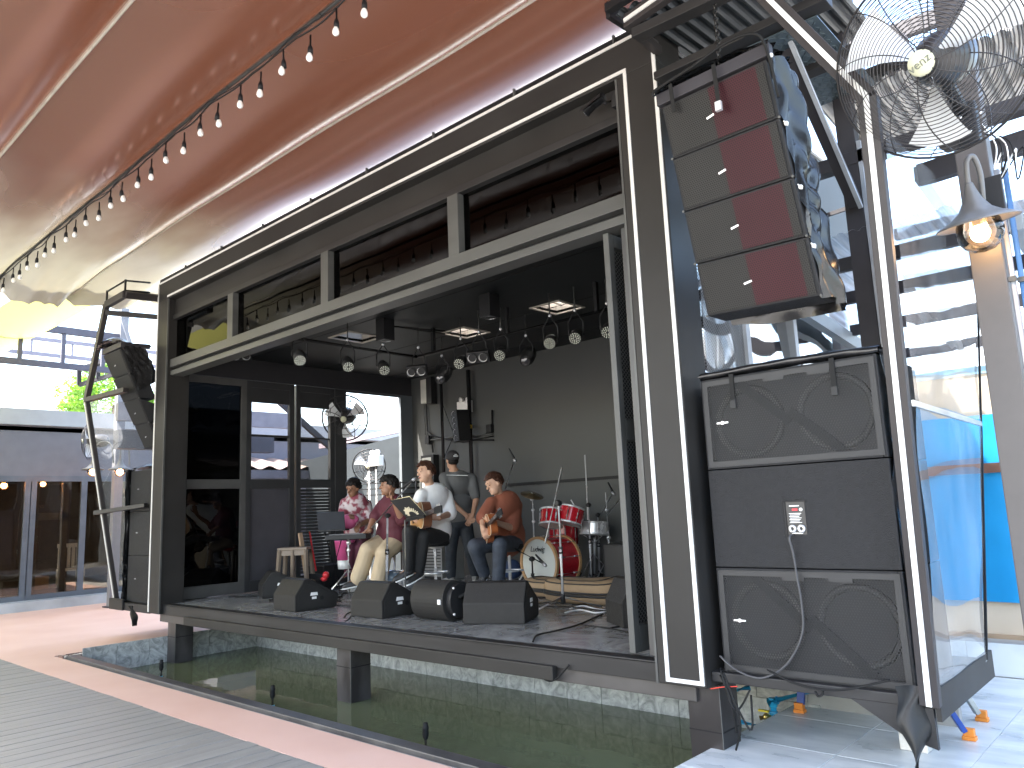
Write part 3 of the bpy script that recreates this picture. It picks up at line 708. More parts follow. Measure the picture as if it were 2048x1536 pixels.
# ---- line arrays
def line_array(lab, tl, tr, bl_, br_, nmod, red_side, depth=.22):
    tl, tr, bl_, br_ = map(V, (tl, tr, bl_, br_))
    a = thing('line_array', lab, 'speaker array', (tl+tr)/2-V((0,0,1.2)), 'line arrays hung in the side towers')
    n_ = (br_-bl_).cross(tl-bl_).normalized(); 
    if n_.y > 0: n_ = -n_
    back = V((0,1,-.12)).normalized()*depth
    for i in range(nmod):
        t0, t1 = i/nmod+.002, (i+1)/nmod-.002
        A, B_, C_, D_ = tl.lerp(bl_,t0), tr.lerp(br_,t0), tr.lerp(br_,t1), tl.lerp(bl_,t1)
        cv = n_*(.012*math.sin(PI*(i+.5)/nmod)); A += cv; B_ += cv; C_ += cv; D_ += cv
        dn = (D_-A).normalized()
        bk = [A+back+dn*.05, B_+back+dn*.05, C_+back-dn*.03, D_+back-dn*.03]
        m_ = MB().add([A,B_,C_,D_]+bk, [(0,1,2,3),(7,6,5,4),(0,4,5,1),(1,5,6,2),(2,6,7,3),(3,7,4,0)]).build('module', CAB, a, bevel=.006)
        def Q(u,v,o=.003): return A.lerp(B_,u).lerp(D_.lerp(C_,u),v)+n_*o
        cut = (.46, .53)[0]
        f0 = [Q(.03,.04),Q(cut,.04),Q(cut,.96),Q(.03,.96)]; f1 = [Q(cut,.04),Q(.90,.04),Q(.90,.96),Q(cut,.96)]; f2 = [Q(.90,.04),Q(.97,.04),Q(.97,.96),Q(.90,.96)]
        MB().prism(f2, n_*.004).build('grille', GRA, m_)
        g0 = MB().prism(f0, n_*.004).build('grille', GRA, m_)
        g1 = MB().prism(f1, n_*.004).build('grille', GRR if red_side else GRA, m_)
        if red_side: g1['label'] = 'dark red half of the grille'
        MB().bar(Q(.40,.55,.010), Q(.47,.52,.010), .010, .006, up=n_).build('badge', CHROME, m_)
        for e in (0,1):
            MB().cyl(Q(e,1.0,.0), Q(e,1.0,.010),.007,n=8).build('rigging_pin', MG, m_)
    # hanging frame
    top_ = MB().bar(tl+V((-.03,.02,.05)), tr+V((.02,.02,.05)), .05, .07).bar(tl+V((.03,.02,.05)), tl+V((.03,.36,.07)), .04,.06).bar(tr+V((-.03,.02,.05)), tr+V((-.03,.36,.07)), .04,.06)
    top_.build('hanging_frame', STEEL, a, bevel=.004)
    return a, n_, back
aR, nR, bkR = line_array('tilted right line array of four boxes, right half of each grille dark red', (.275,-.43,3.545), (.885,-.43,3.56), (.30,-.15,2.385), (.93,-.15,2.365), 4, True)
for xx, zz in ((.36,3.47), (.62,3.40)):
    MB().bar((xx,-.475,3.63),(xx+.004,-.462,zz),.022,.004,up=V((0,1,0))).build('strap', RUB, aR)
MB().box(.608,.640,-.475,-.455,3.37,3.42).build('buckle', CHROME, aR)
# chain to the ceiling
def chain(p, q, parent, r=.0045, L=.034):
    p, q = V(p), V(q); d, s_, u_ = frame(q-p); n_ = int((q-p).length/(L*.78)); b = MB()
    for i in range(n_):
        c = p+(q-p)*((i+.5)/n_); a_, b__ = (s_, u_) if i % 2 else (u_, s_)
        b.tube([c+d*(L/2*math.cos(t))+a_*(L*.32*math.sin(t)) for t in [2*PI*k/10 for k in range(10)]], r, 5, closed=True)
    return b.build('chain', mat('dark_chain', (.05,.048,.045), .4, metal=.8), parent)
chain((.60,-.36,3.64), (.57,-.28,4.12), aR)
# vinyl bag round the back and right side of the right array
cvR = thing('speaker_cover', 'crumpled glossy black vinyl cover round the back of the right line array', 'cover', (.9,0,2.4))
def bagR(u, v):
    e = V((.892+.04*v, -.42+.275*v, 3.60-1.235*v))
    k = .10*math.sin(PI*min(1,v*1.15))+.02
    pts = [e, e+V((.012,.05,-.01)), e+V((.035+.02*math.sin(v*7),.15,-.03+.02*math.sin(v*9))), e+V((.02,.25,-.04)), e+V((-.30,.28,-.03)), e+V((-.64,.26,0))]
    t = u*(len(pts)-1); i = min(int(t), len(pts)-2); return pts[i].lerp(pts[i+1], t-i)
crumple('cover_sheet', bagR, 50, 60, None, None, cvR, .014)
crumple('cover_top', lambda u,v: V((.23+.68*u, -.46+.30*v+.03*math.sin(u*3), 3.63+.06*math.sin(PI*u)*math.sin(PI*min(1,.25+v))+.012)), 40, 20, None, None, cvR, .010)
MB().tube(spline([(.25,-.47,3.60),(.27,-.48,3.63),(.5,-.49,3.66),(.72,-.50,3.70),(.86,-.49,3.68),(.90,-.46,3.60),(.915,-.40,3.35)]), .008, 6).build('drawcord', RUB, cvR)
for i, v_ in enumerate((.02,.30,.56,.80)):
    p_ = bagR(.02, v_); MB().ball(p_+V((.012,-.012,0)), .012, 8, 6).bar(p_+V((0,-.012,.018)), p_+V((.02,-.014,-.014)), .006,.006).build('cord_knot', WHITE, cvR)

# ---- right tower
TB, TM, TT, TI = V((1.145,.045,.40)), at(1736,196,Y=-.42), V((.72,-.44,4.235)), V((.025,-.33,4.235))
tw = thing('speaker_tower', 'right steel side tower with white strip and clear side panels round the subwoofers', 'tower', (.6,.5,.33))
TF = mat('tower_frame_paint', (.036,.032,.032), .45, spec=.25, var=.1)
def strut(a, b, w_=.05, h=.06, m=None, nm='frame_bar', parent=None, up=V((0,1,0))):
    return MB().bar(a, b, w_, h, up=up).build(nm, m or TF, parent or tw, bevel=.004)
def ledbar(a, b, parent, off):
    a, b = V(a), V(b)
    strut(a, b, .085, .05, parent=parent); return MB().bar(a+off, b+off, .024, .010, up=V((0,1,0))).build('light_strip', LEDW, parent)
for a, b in ((TB,TM), (TM,TT), (TT,TI)): ledbar(a, b, tw, V((0,-.028,0)))
strut(TI, V((.03,.02,4.20)), .05, .05); strut(TI+V((0,0,.0)), V((.03,.0,4.24)), .03, .03, MG)
MB().box(.025,1.16,.06,1.14,.378,.430).build('base_tray', DG2, tw, bevel=.005)
MB().box(1.162,1.185,.045,1.16,.33,.475).build('base_skirt', DG, tw, bevel=.003)
MB().prism([(.78,.055,.382),(1.15,.055,.382),(1.15,.06,.20),(1.02,.06,.235)], (0,.03,0)).build('gusset', DG2, tw)
# rear post, brace, cross bars
RP = V((.80,1.0,0))
strut(RP+V((0,0,.43)), RP+V((.0,0,4.9)), .11, .09, STEEL, 'post'); MB().box(.86,.885,.95,1.05,.43,3.6).build('post_strip', mat('pale_conduit',(.35,.37,.40),.4), tw)
strut(at(1556,58,Y=.1), at(1712,410,Y=.93), .075, .06, STEEL, 'brace')
MB().bar(at(1573,64,Y=.07), at(1722,415,Y=.90), .025, .02).build('brace_strip', mat('pale_conduit',(.35,.37,.40),.4), tw)
strut((.05,1.0,3.50), (2.2,1.0,3.50), .09, .10, STEEL, 'cross_bar'); strut((.05,.465,3.92),(1.1,.465,3.92), .06,.10, DG2, 'cross_bar')
strut((.05,1.0,4.02), (1.3,1.0,4.02), .07,.09, DG2, 'cross_bar'); strut((.05,-.05,3.97),(1.1,-.05,3.97), .05,.11, DG2, 'cross_bar')
strut((.05,-.28,4.16),(1.0,-.30,4.10), .06,.09, DG2, 'cross_bar')
# chequer plate walkway above the array
cp = MB().box(.06,1.02,-.02,.43,3.93,3.936).box(.06,1.02,.50,.97,3.93,3.936).build('chequer_plate', CHEQ, tw)
lz = MB()
for i in range(26):
    for j in range(24):
        x_ = .08+.036*i; y_ = .0+.041*j; s_ = 1 if (i+j) % 2 else -1
        lz.bar((x_-.010,y_-.010*s_,3.928),(x_+.010,y_+.010*s_,3.928), .006,.005)
lz.build('tread_pattern', CHEQ, cp)['kind'] = 'stuff'
def corrugated(name, o, u, v, W_, H_, pitch, amp, m, parent=None, **k):
    o, u, v = V(o), V(u).normalized(), V(v).normalized(); n_ = u.cross(v).normalized(); nu = int(W_/pitch*6)
    prof = [0,0,.7,1,1,.7]
    return MB().grid(lambda a,b: o+u*(W_*a)+v*(H_*b)+n_*(amp*prof[int(round(a*nu)) % 6]), nu, 1, sm=False).build(name, m, parent, **k)
SHEET = mat('dark_roof_sheet', (.050,.056,.060), .35, metal=.3, var=.15)
corrugated('roof_sheet', (-.03,-.36,4.30), (1,0,-.02), (0,1,.06), 1.05, 1.5, .085, .025, SHEET, tw)
corrugated('roof_sheet', (.62,.98,3.98), (1,0,-.02), (0,1,-.10), 1.2, .9, .085, .025, mat('galvanised_sheet', (.40,.38,.35), .45, metal=.4, var=.2), tw)
MB().bar((-.06,-.40,4.33),(.75,-.46,4.33),.05,.05).bar((-.06,-.40,4.33),(-.06,.0,4.36),.03,.10).build('roof_edge', BLK, tw)
# clear side panels (plastic sheet)
CLEAR = glassmat('clear_plastic_sheet', (.90,.92,.93), .015, wave=.012, wscale=2.0, base_refl=.05, haze=.13)
def sheet(pts, nm, parent, n=12, amp=.006):
    a, b, c, d = map(V, pts); nn = (b-a).cross(d-a).normalized()
    return MB().grid(lambda u,v: a.lerp(b,u).lerp(d.lerp(c,u),v)+nn*amp*(math.sin(u*5+v*11)+math.sin(v*7-u*3)), n, n*2).build(nm, CLEAR, parent)
sheet([at(1832,812,X=1.20), at(1960,850,X=1.20), at(1972,1322,X=1.18), at(1882,1420,X=1.17)], 'clear_panel', tw)
sheet([at(1772,262,X=1.24), at(1953,420,X=1.22), at(1960,846,X=1.20), at(1830,806,X=1.20)], 'clear_panel', tw)
MB().bar(at(1826,806,X=1.205), at(1962,848,X=1.205), .012, .03).build('panel_rail', mat('bright_trim',(.5,.5,.48),.35,metal=.6), tw)
MB().bar(at(1951,420,X=1.222), at(1962,846,X=1.202), .012, .014).bar(at(1962,850,X=1.202), at(1973,1320,X=1.182), .014, .014).build('panel_edge', BLK, tw)
# hanging torn strip of vinyl under the tower
def tail(name, lab, p0, p1, w0, fn_amp=.03):
    p0, p1 = V(p0), V(p1)
    def f_(u,v):
        q = p0.lerp(p1,v); ww = w0*(1-.85*max(0,(v-.45)/.55))*(1+.25*math.sin(v*7)); return q+RT*((u-.5)*ww)+V((.02*math.sin(v*9+u*3), .03*math.sin(u*5+v*4), 0))
    return MB().grid(f_, 8, 24).build(name, mat('matt_vinyl', (.012,.012,.012), .45, spec=.3, bump=.4, bs=14), label=lab, cat='vinyl strip')
tail('torn_vinyl_strip', 'torn black vinyl strip hanging below the right speaker tower', at(1822,1372,Y=.03), at(1836,1545,Y=-.02), .15)
# concrete spacer block and small pieces below
ck = thing('spacer_block', 'pale concrete block standing on the floor under the right tower', 'block', (.86,.72,0))
MB().box(.79,.93,.66,.80,.001,.105).build('block', mat('raw_concrete', (.52,.50,.46), .8, var=.2, vs=12, bump=.3), ck, bevel=.006)
MB().bar((.86,.73,.105),(.87,.70,.378), .035,.035).build('post', mat('raw_timber',(.33,.29,.27),.8), ck)
# work platform with blue and grey legs carrying the tower
wp = thing('step_platform', 'folding work platform with blue and grey legs and orange feet under the right tower', 'platform', (.55,1.3,0))
LBL = mat('blue_leg_paint', (.015,.06,.30), .4); LGY = mat('grey_leg_alu', (.33,.34,.33), .4, metal=.4); OR = mat('orange_plastic', (.72,.24,.03), .45)
for (a, m_, dx, dy) in (((1.044,1.04),LBL,-.16,-.10), ((1.017,1.48),LGY,-.14,-.12), ((.062,1.094),LBL,.04,.05), ((.10,1.56),LGY,.05,-.05)):
    p = V((*a,.0)); q = V((a[0]+dx,a[1]+dy,.36)); d = (q-p).normalized()
    lg = MB().bar(p+d*.05, q, .045,.028).build('leg', m_, wp, bevel=.003)
    MB().box(p.x-.034,p.x+.034,p.y-.026,p.y+.026,.001,.022).box(p.x-.028,p.x+.028,p.y-.021,p.y+.021,.022,.062).build('foot', OR, lg, bevel=.003)
MB().box(.10,.90,1.0,1.44,.352,.376).build('platform_top', LGY, wp)
# ---- left tower (seen from its open inner side)
aL, nL, bkL = line_array('left line array of boxes behind the left front column, grille grey', (-7.95,-.40,3.52), (-7.40,-.40,3.52), (-7.80,.10,2.34), (-7.38,.10,2.34), 4, False)
cvL = thing('speaker_cover', 'black vinyl cover draped on top of the left line array', 'cover', (-7.8,0,3.4))
crumple('cover_top', lambda u,v: V((-8.02+.64*u, -.46+.45*v, 3.60+.13*math.sin(PI*min(1,.15+u))*math.sin(PI*min(1,.2+v))-.03*(u<.05))), 30, 16, None, None, cvL, .006)
crumple('cover_sheet', lambda u,v: V((-7.96+.15*v-.02*math.sin(v*5), -.36+.48*v+.22*u, 3.58-1.2*v)), 12, 30, None, None, cvL, .010)
crumple('cover_flap', lambda u,v: V((-7.385+.02*v, -.38+.26*u+.20*v, 3.56-.55*v*(1-.3*u))), 12, 20, None, None, cvL, .006)
LB, LM, LT, LI = V((-8.47,.075,.40)), at(173,800,Y=-.42), at(213,610,Y=-.42), at(250,589,Y=-.42)
tl_ = thing('speaker_tower', 'left steel side tower with angled frame and white strip beside the stage', 'tower', (-7.9,.5,.33))
for a, b in ((LB,LM),): ledbar(a, b, tl_, V((0,-.028,0)))
for a, b in ((LM,LT),(LT,LI),(LI,V((-7.36,.02,4.22)))): strut(a, b, .085,.06, parent=tl_)
strut(LM, V((-7.45,-.30,3.02)), .06,.07, parent=tl_); strut(LT+V((0,0,-.1)), V((-7.4,.3,4.0)), .06,.10, DG2, parent=tl_)
strut(LB+V((-.02,-.30,1.16)), V((-7.6,.05,1.62)), .05,.06, DG2, parent=tl_)
for q in (.0,.14): MB().tube([LT+V((0,0,.05+q*.9)), LI+V((0,0,.05+q*.9)), V((-7.34,-.1,4.27+q*.9))], .012, 6).build('top_rail', BLK, tl_)
MB().bar(LI+V((0,0,.03)), LI+V((0,0,.19)), .02,.02).bar(LT+V((0,0,.03)), LT+V((0,0,.19)), .02,.02).build('rail_post', BLK, tl_)
MB().box(-8.50,-7.36,.03,1.05,.33,.425).build('base_tray', DG2, tl_, bevel=.005)
MB().box(-8.53,-8.10,.0,.03,.33,.47).build('base_skirt', DG, tl_, bevel=.01)
sheet([LM+V((.01,.03,0)), LM+V((.25,1.3,0)), LB+V((.0,1.1,.05)), LB+V((.0,.03,.05))], 'clear_panel', tl_)
for i, (z0, z1) in enumerate(((.430,.995),(1.0,1.545),(1.55,2.075))):
    lab = ('bottom subwoofer of the left stack', 'middle subwoofer of the left stack', 'top subwoofer of the left stack')[i]+' behind the left front column'
    s = thing('subwoofer', lab, 'subwoofer', (-7.85,.45,z0), 'subwoofers in the side towers')
    MB().box(-8.22,-7.40,.10,.78,z0,z1).build('cabinet', CAB, s, bevel=.008)
    MB().box(-8.19,-7.43,.094,.10,z0+.03,z1-.03).build('grille', GR if i != 1 else CAB, s)
    MB().box(-7.98,-7.94,.088,.094,z0+.28,z0+.29).build('badge', CHROME, s)
crumple('speaker_cover', lambda u,v: V((-8.25+.85*u, .06+.3*v, 2.085+.05*math.sin(PI*u)*math.sin(PI*v)+.02)), 30, 10, 'crumpled vinyl cover on top of the left subwoofer stack', 'cover', None, .010)
crumple('cover_strip', lambda u,v: V((-8.235-.01*math.sin(v*12), .04+.10*u, 2.10-1.68*v)), 6, 40, 'narrow black vinyl cover edge hanging down the left subwoofer stack', 'cover', None, .012)
tail('torn_vinyl_strip', 'torn black vinyl strip hanging below the left speaker tower', at(262,1212,Y=-.02), at(270,1252,Y=-.04), .075)
# ================================================================== RIGHT YARD
# post with lamp and fan
pc = dp(1990,600,3.95)
sp = thing('steel_post', 'thick steel post on the right carrying the big fan and the lit lamp', 'post', (pc.x,pc.y,0))
MB().box(pc.x-.075,pc.x+.075,pc.y-.06,pc.y+.06,-.01,5.6).build('shaft', mat('brown_grey_steel', (.075,.066,.062), .5, var=.12), sp, bevel=.006)
for i, (ox, oy, m_) in enumerate(((.095,-.03,mat('pale_conduit',(.35,.37,.40),.4)), (.125,.02,mat('blue_conduit',(.10,.22,.42),.4)))):
    MB().cyl((pc.x+ox,pc.y+oy,-.01),(pc.x+ox,pc.y+oy,3.0),.013,n=8).build('conduit', m_, sp)
    for z in (.8,1.7,2.4): MB().box(pc.x+ox-.018,pc.x+ox+.018,pc.y+oy-.018,pc.y+oy+.0,z,z+.025).build('clip', MG, sp)
MB().box(pc.x+.03,pc.x+.12,pc.y-.10,pc.y-.06,2.75,2.95).build('junction_box', BPL, sp, bevel=.004)
for k in range(4): MB().tube(spline([V((pc.x+.07,pc.y-.08,3.25-.02*k)),V((pc.x+.12+.02*k,pc.y-.10,3.1)),V((pc.x+.10+.03*k,pc.y-.11,2.98-.03*k)),V((pc.x+.14+.03*k,pc.y-.09,3.06)),V((pc.x+.10,pc.y-.08,2.9))]), .004, 5).build('loose_wire', RUB if k % 2 else WHITE, sp)
# lamp
LAMPB = mat('grey_lamp_enamel', (.115,.112,.108), .4, var=.08)
lt = thing('wall_lamp', 'lit gooseneck lamp with grey bell shade and glass globe on the steel post', 'lamp', dp(1952,520,3.85))
DLP = 3.85
MB().tube(spline([dp(1968,442,DLP+.05), dp(1966,400,DLP), dp(1961,350,DLP), dp(1950,318,DLP), dp(1940,313,DLP), dp(1933,325,DLP), dp(1934,350,DLP), dp(1938,376,DLP)]), .013, 10).build('gooseneck', LAMPB, lt)
la = (UP*-.97+RT*.20+FW*-.05).normalized(); l0 = dp(1938,372,DLP)
MB().ball(l0, .022).build('collar', LAMPB, lt)
MB().lathe([(.022,.0),(.030,.03),(.045,.075),(.075,.125),(.115,.155),(.165,.178),(.188,.192),(.190,.198),(.180,.193),(.11,.165),(.07,.14),(.03,.06)], l0, la, 32).build('shade', LAMPB, lt)
gl_c = l0+la*.235
MB().lathe([(.085,-.075),(.100,-.04),(.108,0),(.100,.042),(.080,.075),(.045,.1),(0,.108)], gl_c, la, 24).build('globe', glassmat('lamp_globe_glass', (.95,.90,.84), .01, base_refl=.03), lt)
MB().cyl(l0+la*.15, l0+la*.205, .026).build('bulb_socket', mat('cream_ceramic', (.7,.55,.4), .5), lt)
MB().ell(l0+la*.245, (frame(la)[1]*.045, frame(la)[2]*.045, la*.045)).build('bulb', mat('lit_bulb', (1,.8,.5), .4, var=0, rvar=0, emit=(1.,.62,.30), es=9.), lt)
# fan
def fan(name, lab, c, n_, r, ups, rings=16, spokes=8, badge=None, hub_back=.14, wire=.0022, motor=True, pale=False):
    c = V(c); n_ = V(n_).normalized(); s_ = ups.cross(n_).normalized(); u_ = n_.cross(s_)
    f_ = thing(name, lab, 'fan', c-V((0,0,r)))
    def P(a, rr, z): return c+n_*z+(s_*math.cos(a)+u_*math.sin(a))*rr
    dep = .30*r
    cage = MB()
    for side in (1,-1):
        for i in range(rings):
            q = .13+.87*(i+1)/rings; z = side*dep*(1-q**3.0)
            cage.tube([P(2*PI*k/48, r*q, z) for k in range(48)], wire if i < rings-1 else wire*2.6, 4 if i < rings-1 else 6, closed=True)
        for k in range(spokes):
            a0 = 2*PI*k/spokes
            cage.tube([P(a0+side*.45*q, r*(.13+.87*q), side*dep*(1-(.13+.87*q)**3)) for q in [j/10 for j in range(11)]], wire*1.3, 4)
    cage.build('cage', mat('fan_wire', (.035,.033,.035), .4, metal=.3), f_)
    if motor:
        for k in range(3):
            a0 = 2*PI*k/3+.5
            def bf(u,v): 
                a_ = a0+(u-.5)*(.40+.40*v); rr = r*(.16+.72*v); return P(a_, rr, (u-.5)*.26*r*(1-.4*v))
            bm_ = MB().grid(bf, 8, 10); bm_.build('blade', mat('fan_blade', (.16,.16,.17), .4, metal=.5) if not pale else mat('pale_fan_blade',(.6,.62,.64),.4), f_)
        MB().lathe([(0,.05),(.05,.045),(.08,.0),(.115,-.08),(.12,-.18),(.10,-.27),(.06,-.31),(0,-.32)], c-n_*.02, n_, 24).build('motor', mat('fan_motor_paint', (.03,.028,.028), .35), f_)
        MB().lathe([(0,dep+.012),(r*.12,dep+.010),(r*.135,dep-.006)], c, n_, 20).build('badge', mat('badge_paint', (.55,.55,.40), .4), f_)
        if badge: put_text(badge, r*.13, basis(c+n_*(dep+.014), s_, u_, n_) @ Matrix.Rotation(.45,4,'Z'), mat('badge_print',(.12,.13,.10),.5), f_)
    return f_, (P, s_, u_, n_)
fc = dp(1862,122,3.25)
fb, fr_ = fan('industrial_fan', 'large black caged fan at the top right beside the speaker array', fc, -FW*.62-RT*.70-UP*.34, .40, UP, 22, 10, badge='venz', pale=True)
pb_ = fc+FW*.22+RT*.16+UP*.05
MB().tube([fc+FW*.17+RT*.08, pb_, dp(1935,240,3.72)], .03, 10).build('arm', BPL, fb)
ab = dp(1930,252,3.70); MB().box(ab.x-.10,ab.x+.06,ab.y-.05,ab.y+.03,ab.z-.10,ab.z+.10).build('control_box', BPL, fb, bevel=.012)
MB().cyl(dp(1898,282,3.62), dp(1897,283,3.58), .045).build('speed_knob', BPL, fb)
for p_ in ((1920,235),(1942,262),(1960,225)): MB().ball(dp(*p_,3.64), .008, 8, 6).build('bolt', CHROME, fb)
# steel roof frame of the yard
def onroof(px, py, a=3.06, b_=-.11):          # roof plane z = a + b*y
    d = ray(px, py); t = (a+b_*CAM.y-CAM.z)/(d.z-b_*d.y); return CAM+d*t
ls = thing('yard_roof', 'steel lean-to roof with translucent sheets behind the right speaker tower', 'roof', (1.5,3,0))
def zb(y): return 3.06-.11*y
purl = [1.30, 1.95, 2.75, 3.7, 4.8, 6.0]
for y in purl: MB().bar((.12,y,zb(y)),(6.5,y,zb(y)), .05,.09).build('purlin', STEEL, ls)
for x in (.10,1.62,3.3,5.0): MB().bar((x,1.05,zb(1.05)-.08),(x,7.0,zb(7.)-.08), .07,.11).build('rafter', mat('grey_rafter', (.20,.22,.23), .45), ls)
for x, y in ((.14,3.05),(3.2,3.05),(.14,6.8),(3.2,6.8)): MB().box(x-.04,x+.04,y-.04,y+.04,-.01,zb(y)-.12).build('post', mat('grey_rafter', (.20,.22,.23), .45), ls)
def polymat():
    m = bpy.data.materials.new('translucent_sheet'); m.use_nodes = True; t = m.node_tree; t.nodes.remove(t.nodes['Principled BSDF'])
    co = coords(t, (9,.55,1)); nz = N(t,'ShaderNodeTexNoise'); nz.inputs['Scale'].default_value = 3; nz.inputs['Detail'].default_value = 6; t.links.new(co, nz.inputs[0])
    cr = N(t,'ShaderNodeValToRGB'); t.links.new(nz.outputs[0], cr.inputs[0]); cr.color_ramp.elements[0].position = .38; cr.color_ramp.elements[1].position = .55
    cr.color_ramp.elements[0].color = (.50,.52,.54,1); cr.color_ramp.elements[1].color = (.85,.86,.87,1)
    tl = N(t,'ShaderNodeBsdfTranslucent'); df = N(t,'ShaderNodeBsdfDiffuse'); tr = N(t,'ShaderNodeBsdfTransparent'); tr.inputs[0].default_value = (.9,.93,.95,1)
    t.links.new(cr.outputs[0], tl.inputs[0]); t.links.new(cr.outputs[0], df.inputs[0])
    m1 = N(t,'ShaderNodeMixShader'); m1.inputs[0].default_value = .3; t.links.new(tl.outputs[0], m1.inputs[1]); t.links.new(df.outputs[0], m1.inputs[2])
    m2 = N(t,'ShaderNodeMixShader'); m2.inputs[0].default_value = .42; t.links.new(m1.outputs[0], m2.inputs[1]); t.links.new(tr.outputs[0], m2.inputs[2])
    t.links.new(m2.outputs[0], t.nodes['Material Output'].inputs[0]); return m
PM = polymat()
for i in range(6):
    corrugated('roof_sheet', (.05+1.05*i, .95, zb(.95)+.06), (1,0,0), (0,1,-.11), 1.04, 6.4, .075, .016, PM, ls)
# steel frame lines high up beyond the post
hf = thing('overhead_frame', 'dark steel overhead frame with beams high up at the top right', 'frame', (1.9,1.5,2.9))
def pbeam(p, q, ya, yb, w_, h_, m=STEEL): return MB().bar(at(*p,Y=ya), at(*q,Y=yb), w_, h_).build('beam', m, hf)
pbeam((1640,122),(2120,-55),2.2,2.2,.06,.13); pbeam((1735,205),(2120,85),1.5,1.5,.06,.15); pbeam((1838,352),(2120,262),1.2,1.2,.07,.13)
MB().bar(at(1675,-60,Y=2.2), at(1698,230,Y=2.2), .16,.14).build('column', STEEL, hf); pbeam((1805,75),(1822,150),2.15,1.55,.06,.06)
pbeam((1840,345),(1975,545),1.25,3.2,.07,.10, mat('grey_rafter', (.20,.22,.23), .45)); pbeam((1790,470),(2100,400),2.0,2.0,.05,.08); pbeam((1960,600),(2120,560),3.6,3.6,.05,.08); pbeam((1640,435),(1700,415),2.0,2.0,.02,.03)
# boxed gutter at the top right corner
MB().bar(at(1995,-40,Y=1.6), at(2075,190,Y=1.6), .20,.10).build('fascia_board', mat('pale_board', (.50,.49,.50), .6), hf)
# low wall with the blue sheet, cream render and tiled kerb
yw = thing('yard_wall', 'cream rendered yard wall with a tiled kerb behind the right tower', 'wall', (2,3,0))
MB().box(.10,6,3.0,3.12,.0,2.28).build('render', mat('cream_render', (.62,.52,.40), .8, var=.12, vs=1.5), yw)
MB().box(.06,6,2.985,3.14,2.28,2.34).build('coping', mat('pale_blue_flashing', (.30,.50,.66), .4), yw)
kb = MB().box(.06,6,2.80,3.0,-.01,.245).build('kerb', mat('grout', (.32,.32,.31), .8), yw)
kt = MB().box(-.298,.298,-.006,.0,-.118,.118).mesh('kerb_tile', V((0,0,0)), .002); kt.materials.append(FT)
for i in range(6):
    o = bpy.data.objects.new('kerb_tile', kt); col.objects.link(o); o.parent = kb; o.location = V((.37+.6*i,2.80,.122))-WL[yw.name]
MB().box(.10,6,2.965,3.0,.245,.275).build('shelf_plank', mat('raw_plank', (.36,.26,.17), .7), yw)
bs = MB().grid(lambda u,v: V((.12+5.2*u, 2.955+.012*math.sin(u*26+v*3)+.01*math.sin(u*60), .52+1.43*v)), 120, 10)
bs.build('blue_sheet', mat('blue_tarpaulin', (.012,.27,.58), .42, var=.12, vs=2), label='bright blue sheet hung on the yard wall at the right edge', cat='tarpaulin')
MB().box(.5,3.6,2.90,2.935,1.495,1.57).build('timber_batten', mat('red_brown_timber', (.16,.075,.05), .6, var=.3), label='brown timber batten nailed across the blue sheet', cat='batten')
# far corrugated fence and tan fascia beyond the wall
ff = thing('far_fence', 'grey corrugated metal fence with a tan beam beyond the yard wall', 'fence', (3,7.6,0))
corrugated('fence_sheet', (-6,7.6,0), (1,0,0), (0,0,1), 16, 3.0, .22, .04, mat('grey_fence_sheet', (.30,.30,.29), .5, metal=.2), ff)
MB().box(-6,10,7.45,7.58,2.55,2.85).build('beam', mat('tan_beam', (.46,.40,.33), .7), ff)
MB().tube([(-2,7.3,1.9),(8,7.3,1.9)], .02, 6).build('handrail', MG, ff)
# pipes beside the pool
pp = thing('water_pipe', 'blue water pipe with elbows and a yellow tap beside the right pillar', 'pipe', (-.2,1.0,-.2))
def pipe(pts, r=.021): MB().tube(pts, r, 10).build('pipe_run', BLUEP, pp)
e0 = at(1640,1378,Y=1.22); e1 = at(1546,1402,Y=1.12); e2 = at(1548,1432,Y=1.12)
pipe([e0,e1]); pipe([e1,e2]); pipe([at(1462,1383,Y=1.0), at(1500,1374,Y=1.05)]); pipe([at(1470,1440,Y=.75), at(1535,1458,Y=1.0)]); pipe([at(1472,1480,Y=.6), at(1510,1490,Y=.75)])
MB().cyl(e1+V((-.03,0,-.01)),e1+V((.03,0,.008)),.027).cyl(e1+V((0,0,.02)),e1-V((0,0,.035)),.027).cyl(e2+V((0,0,.03)),e2-V((0,0,.01)),.027).build('elbow', BLUEP, pp)
MB().cyl(e2, e2-V((.09,.02,.02)), .016).ball(e2-V((.05,.01,.01)), .024).build('valve', BRASS, pp); MB().box(e2.x-.10,e2.x-.03,e2.y-.02,e2.y+.0,e2.z+.02,e2.z+.032).build('tap_handle', mat('yellow_handle', (.7,.55,.03), .4), pp)
# loose black cables beside the column
lc = thing('cable_bundle', 'loose black cables drooping below the right end of the stage', 'cables', (.1,.1,.2))
for k, (a, b, c_) in enumerate((((1440,1335),(1470,1420),(1500,1380)), ((1445,1340),(1480,1440),(1472,1500)), ((1442,1345),(1500,1460),(1502,1390)), ((1440,1350),(1462,1400),(1474,1465)))):
    MB().tube(spline([at(*a,Y=-.02), at(*b,Y=-.03), at(*c_,Y=.05)]), .0055, 6).build('cable', RUB, lc)
MB().tube(spline([at(1420,1378,Y=-.02), at(1447,1374,Y=-.02), at(1475,1373,Y=.0)]), .003, 5).build('cable', mat('red_wire', (.6,.04,.02), .4), lc)
MB().tube(spline([at(1068,1335,Y=.03), at(1092,1360,Y=.03), at(1112,1358,Y=.03), at(1138,1330,Y=.04)]), .006, 6).build('drooping_cable', RUB, label='black cable loop hanging under the stage edge', cat='cable')
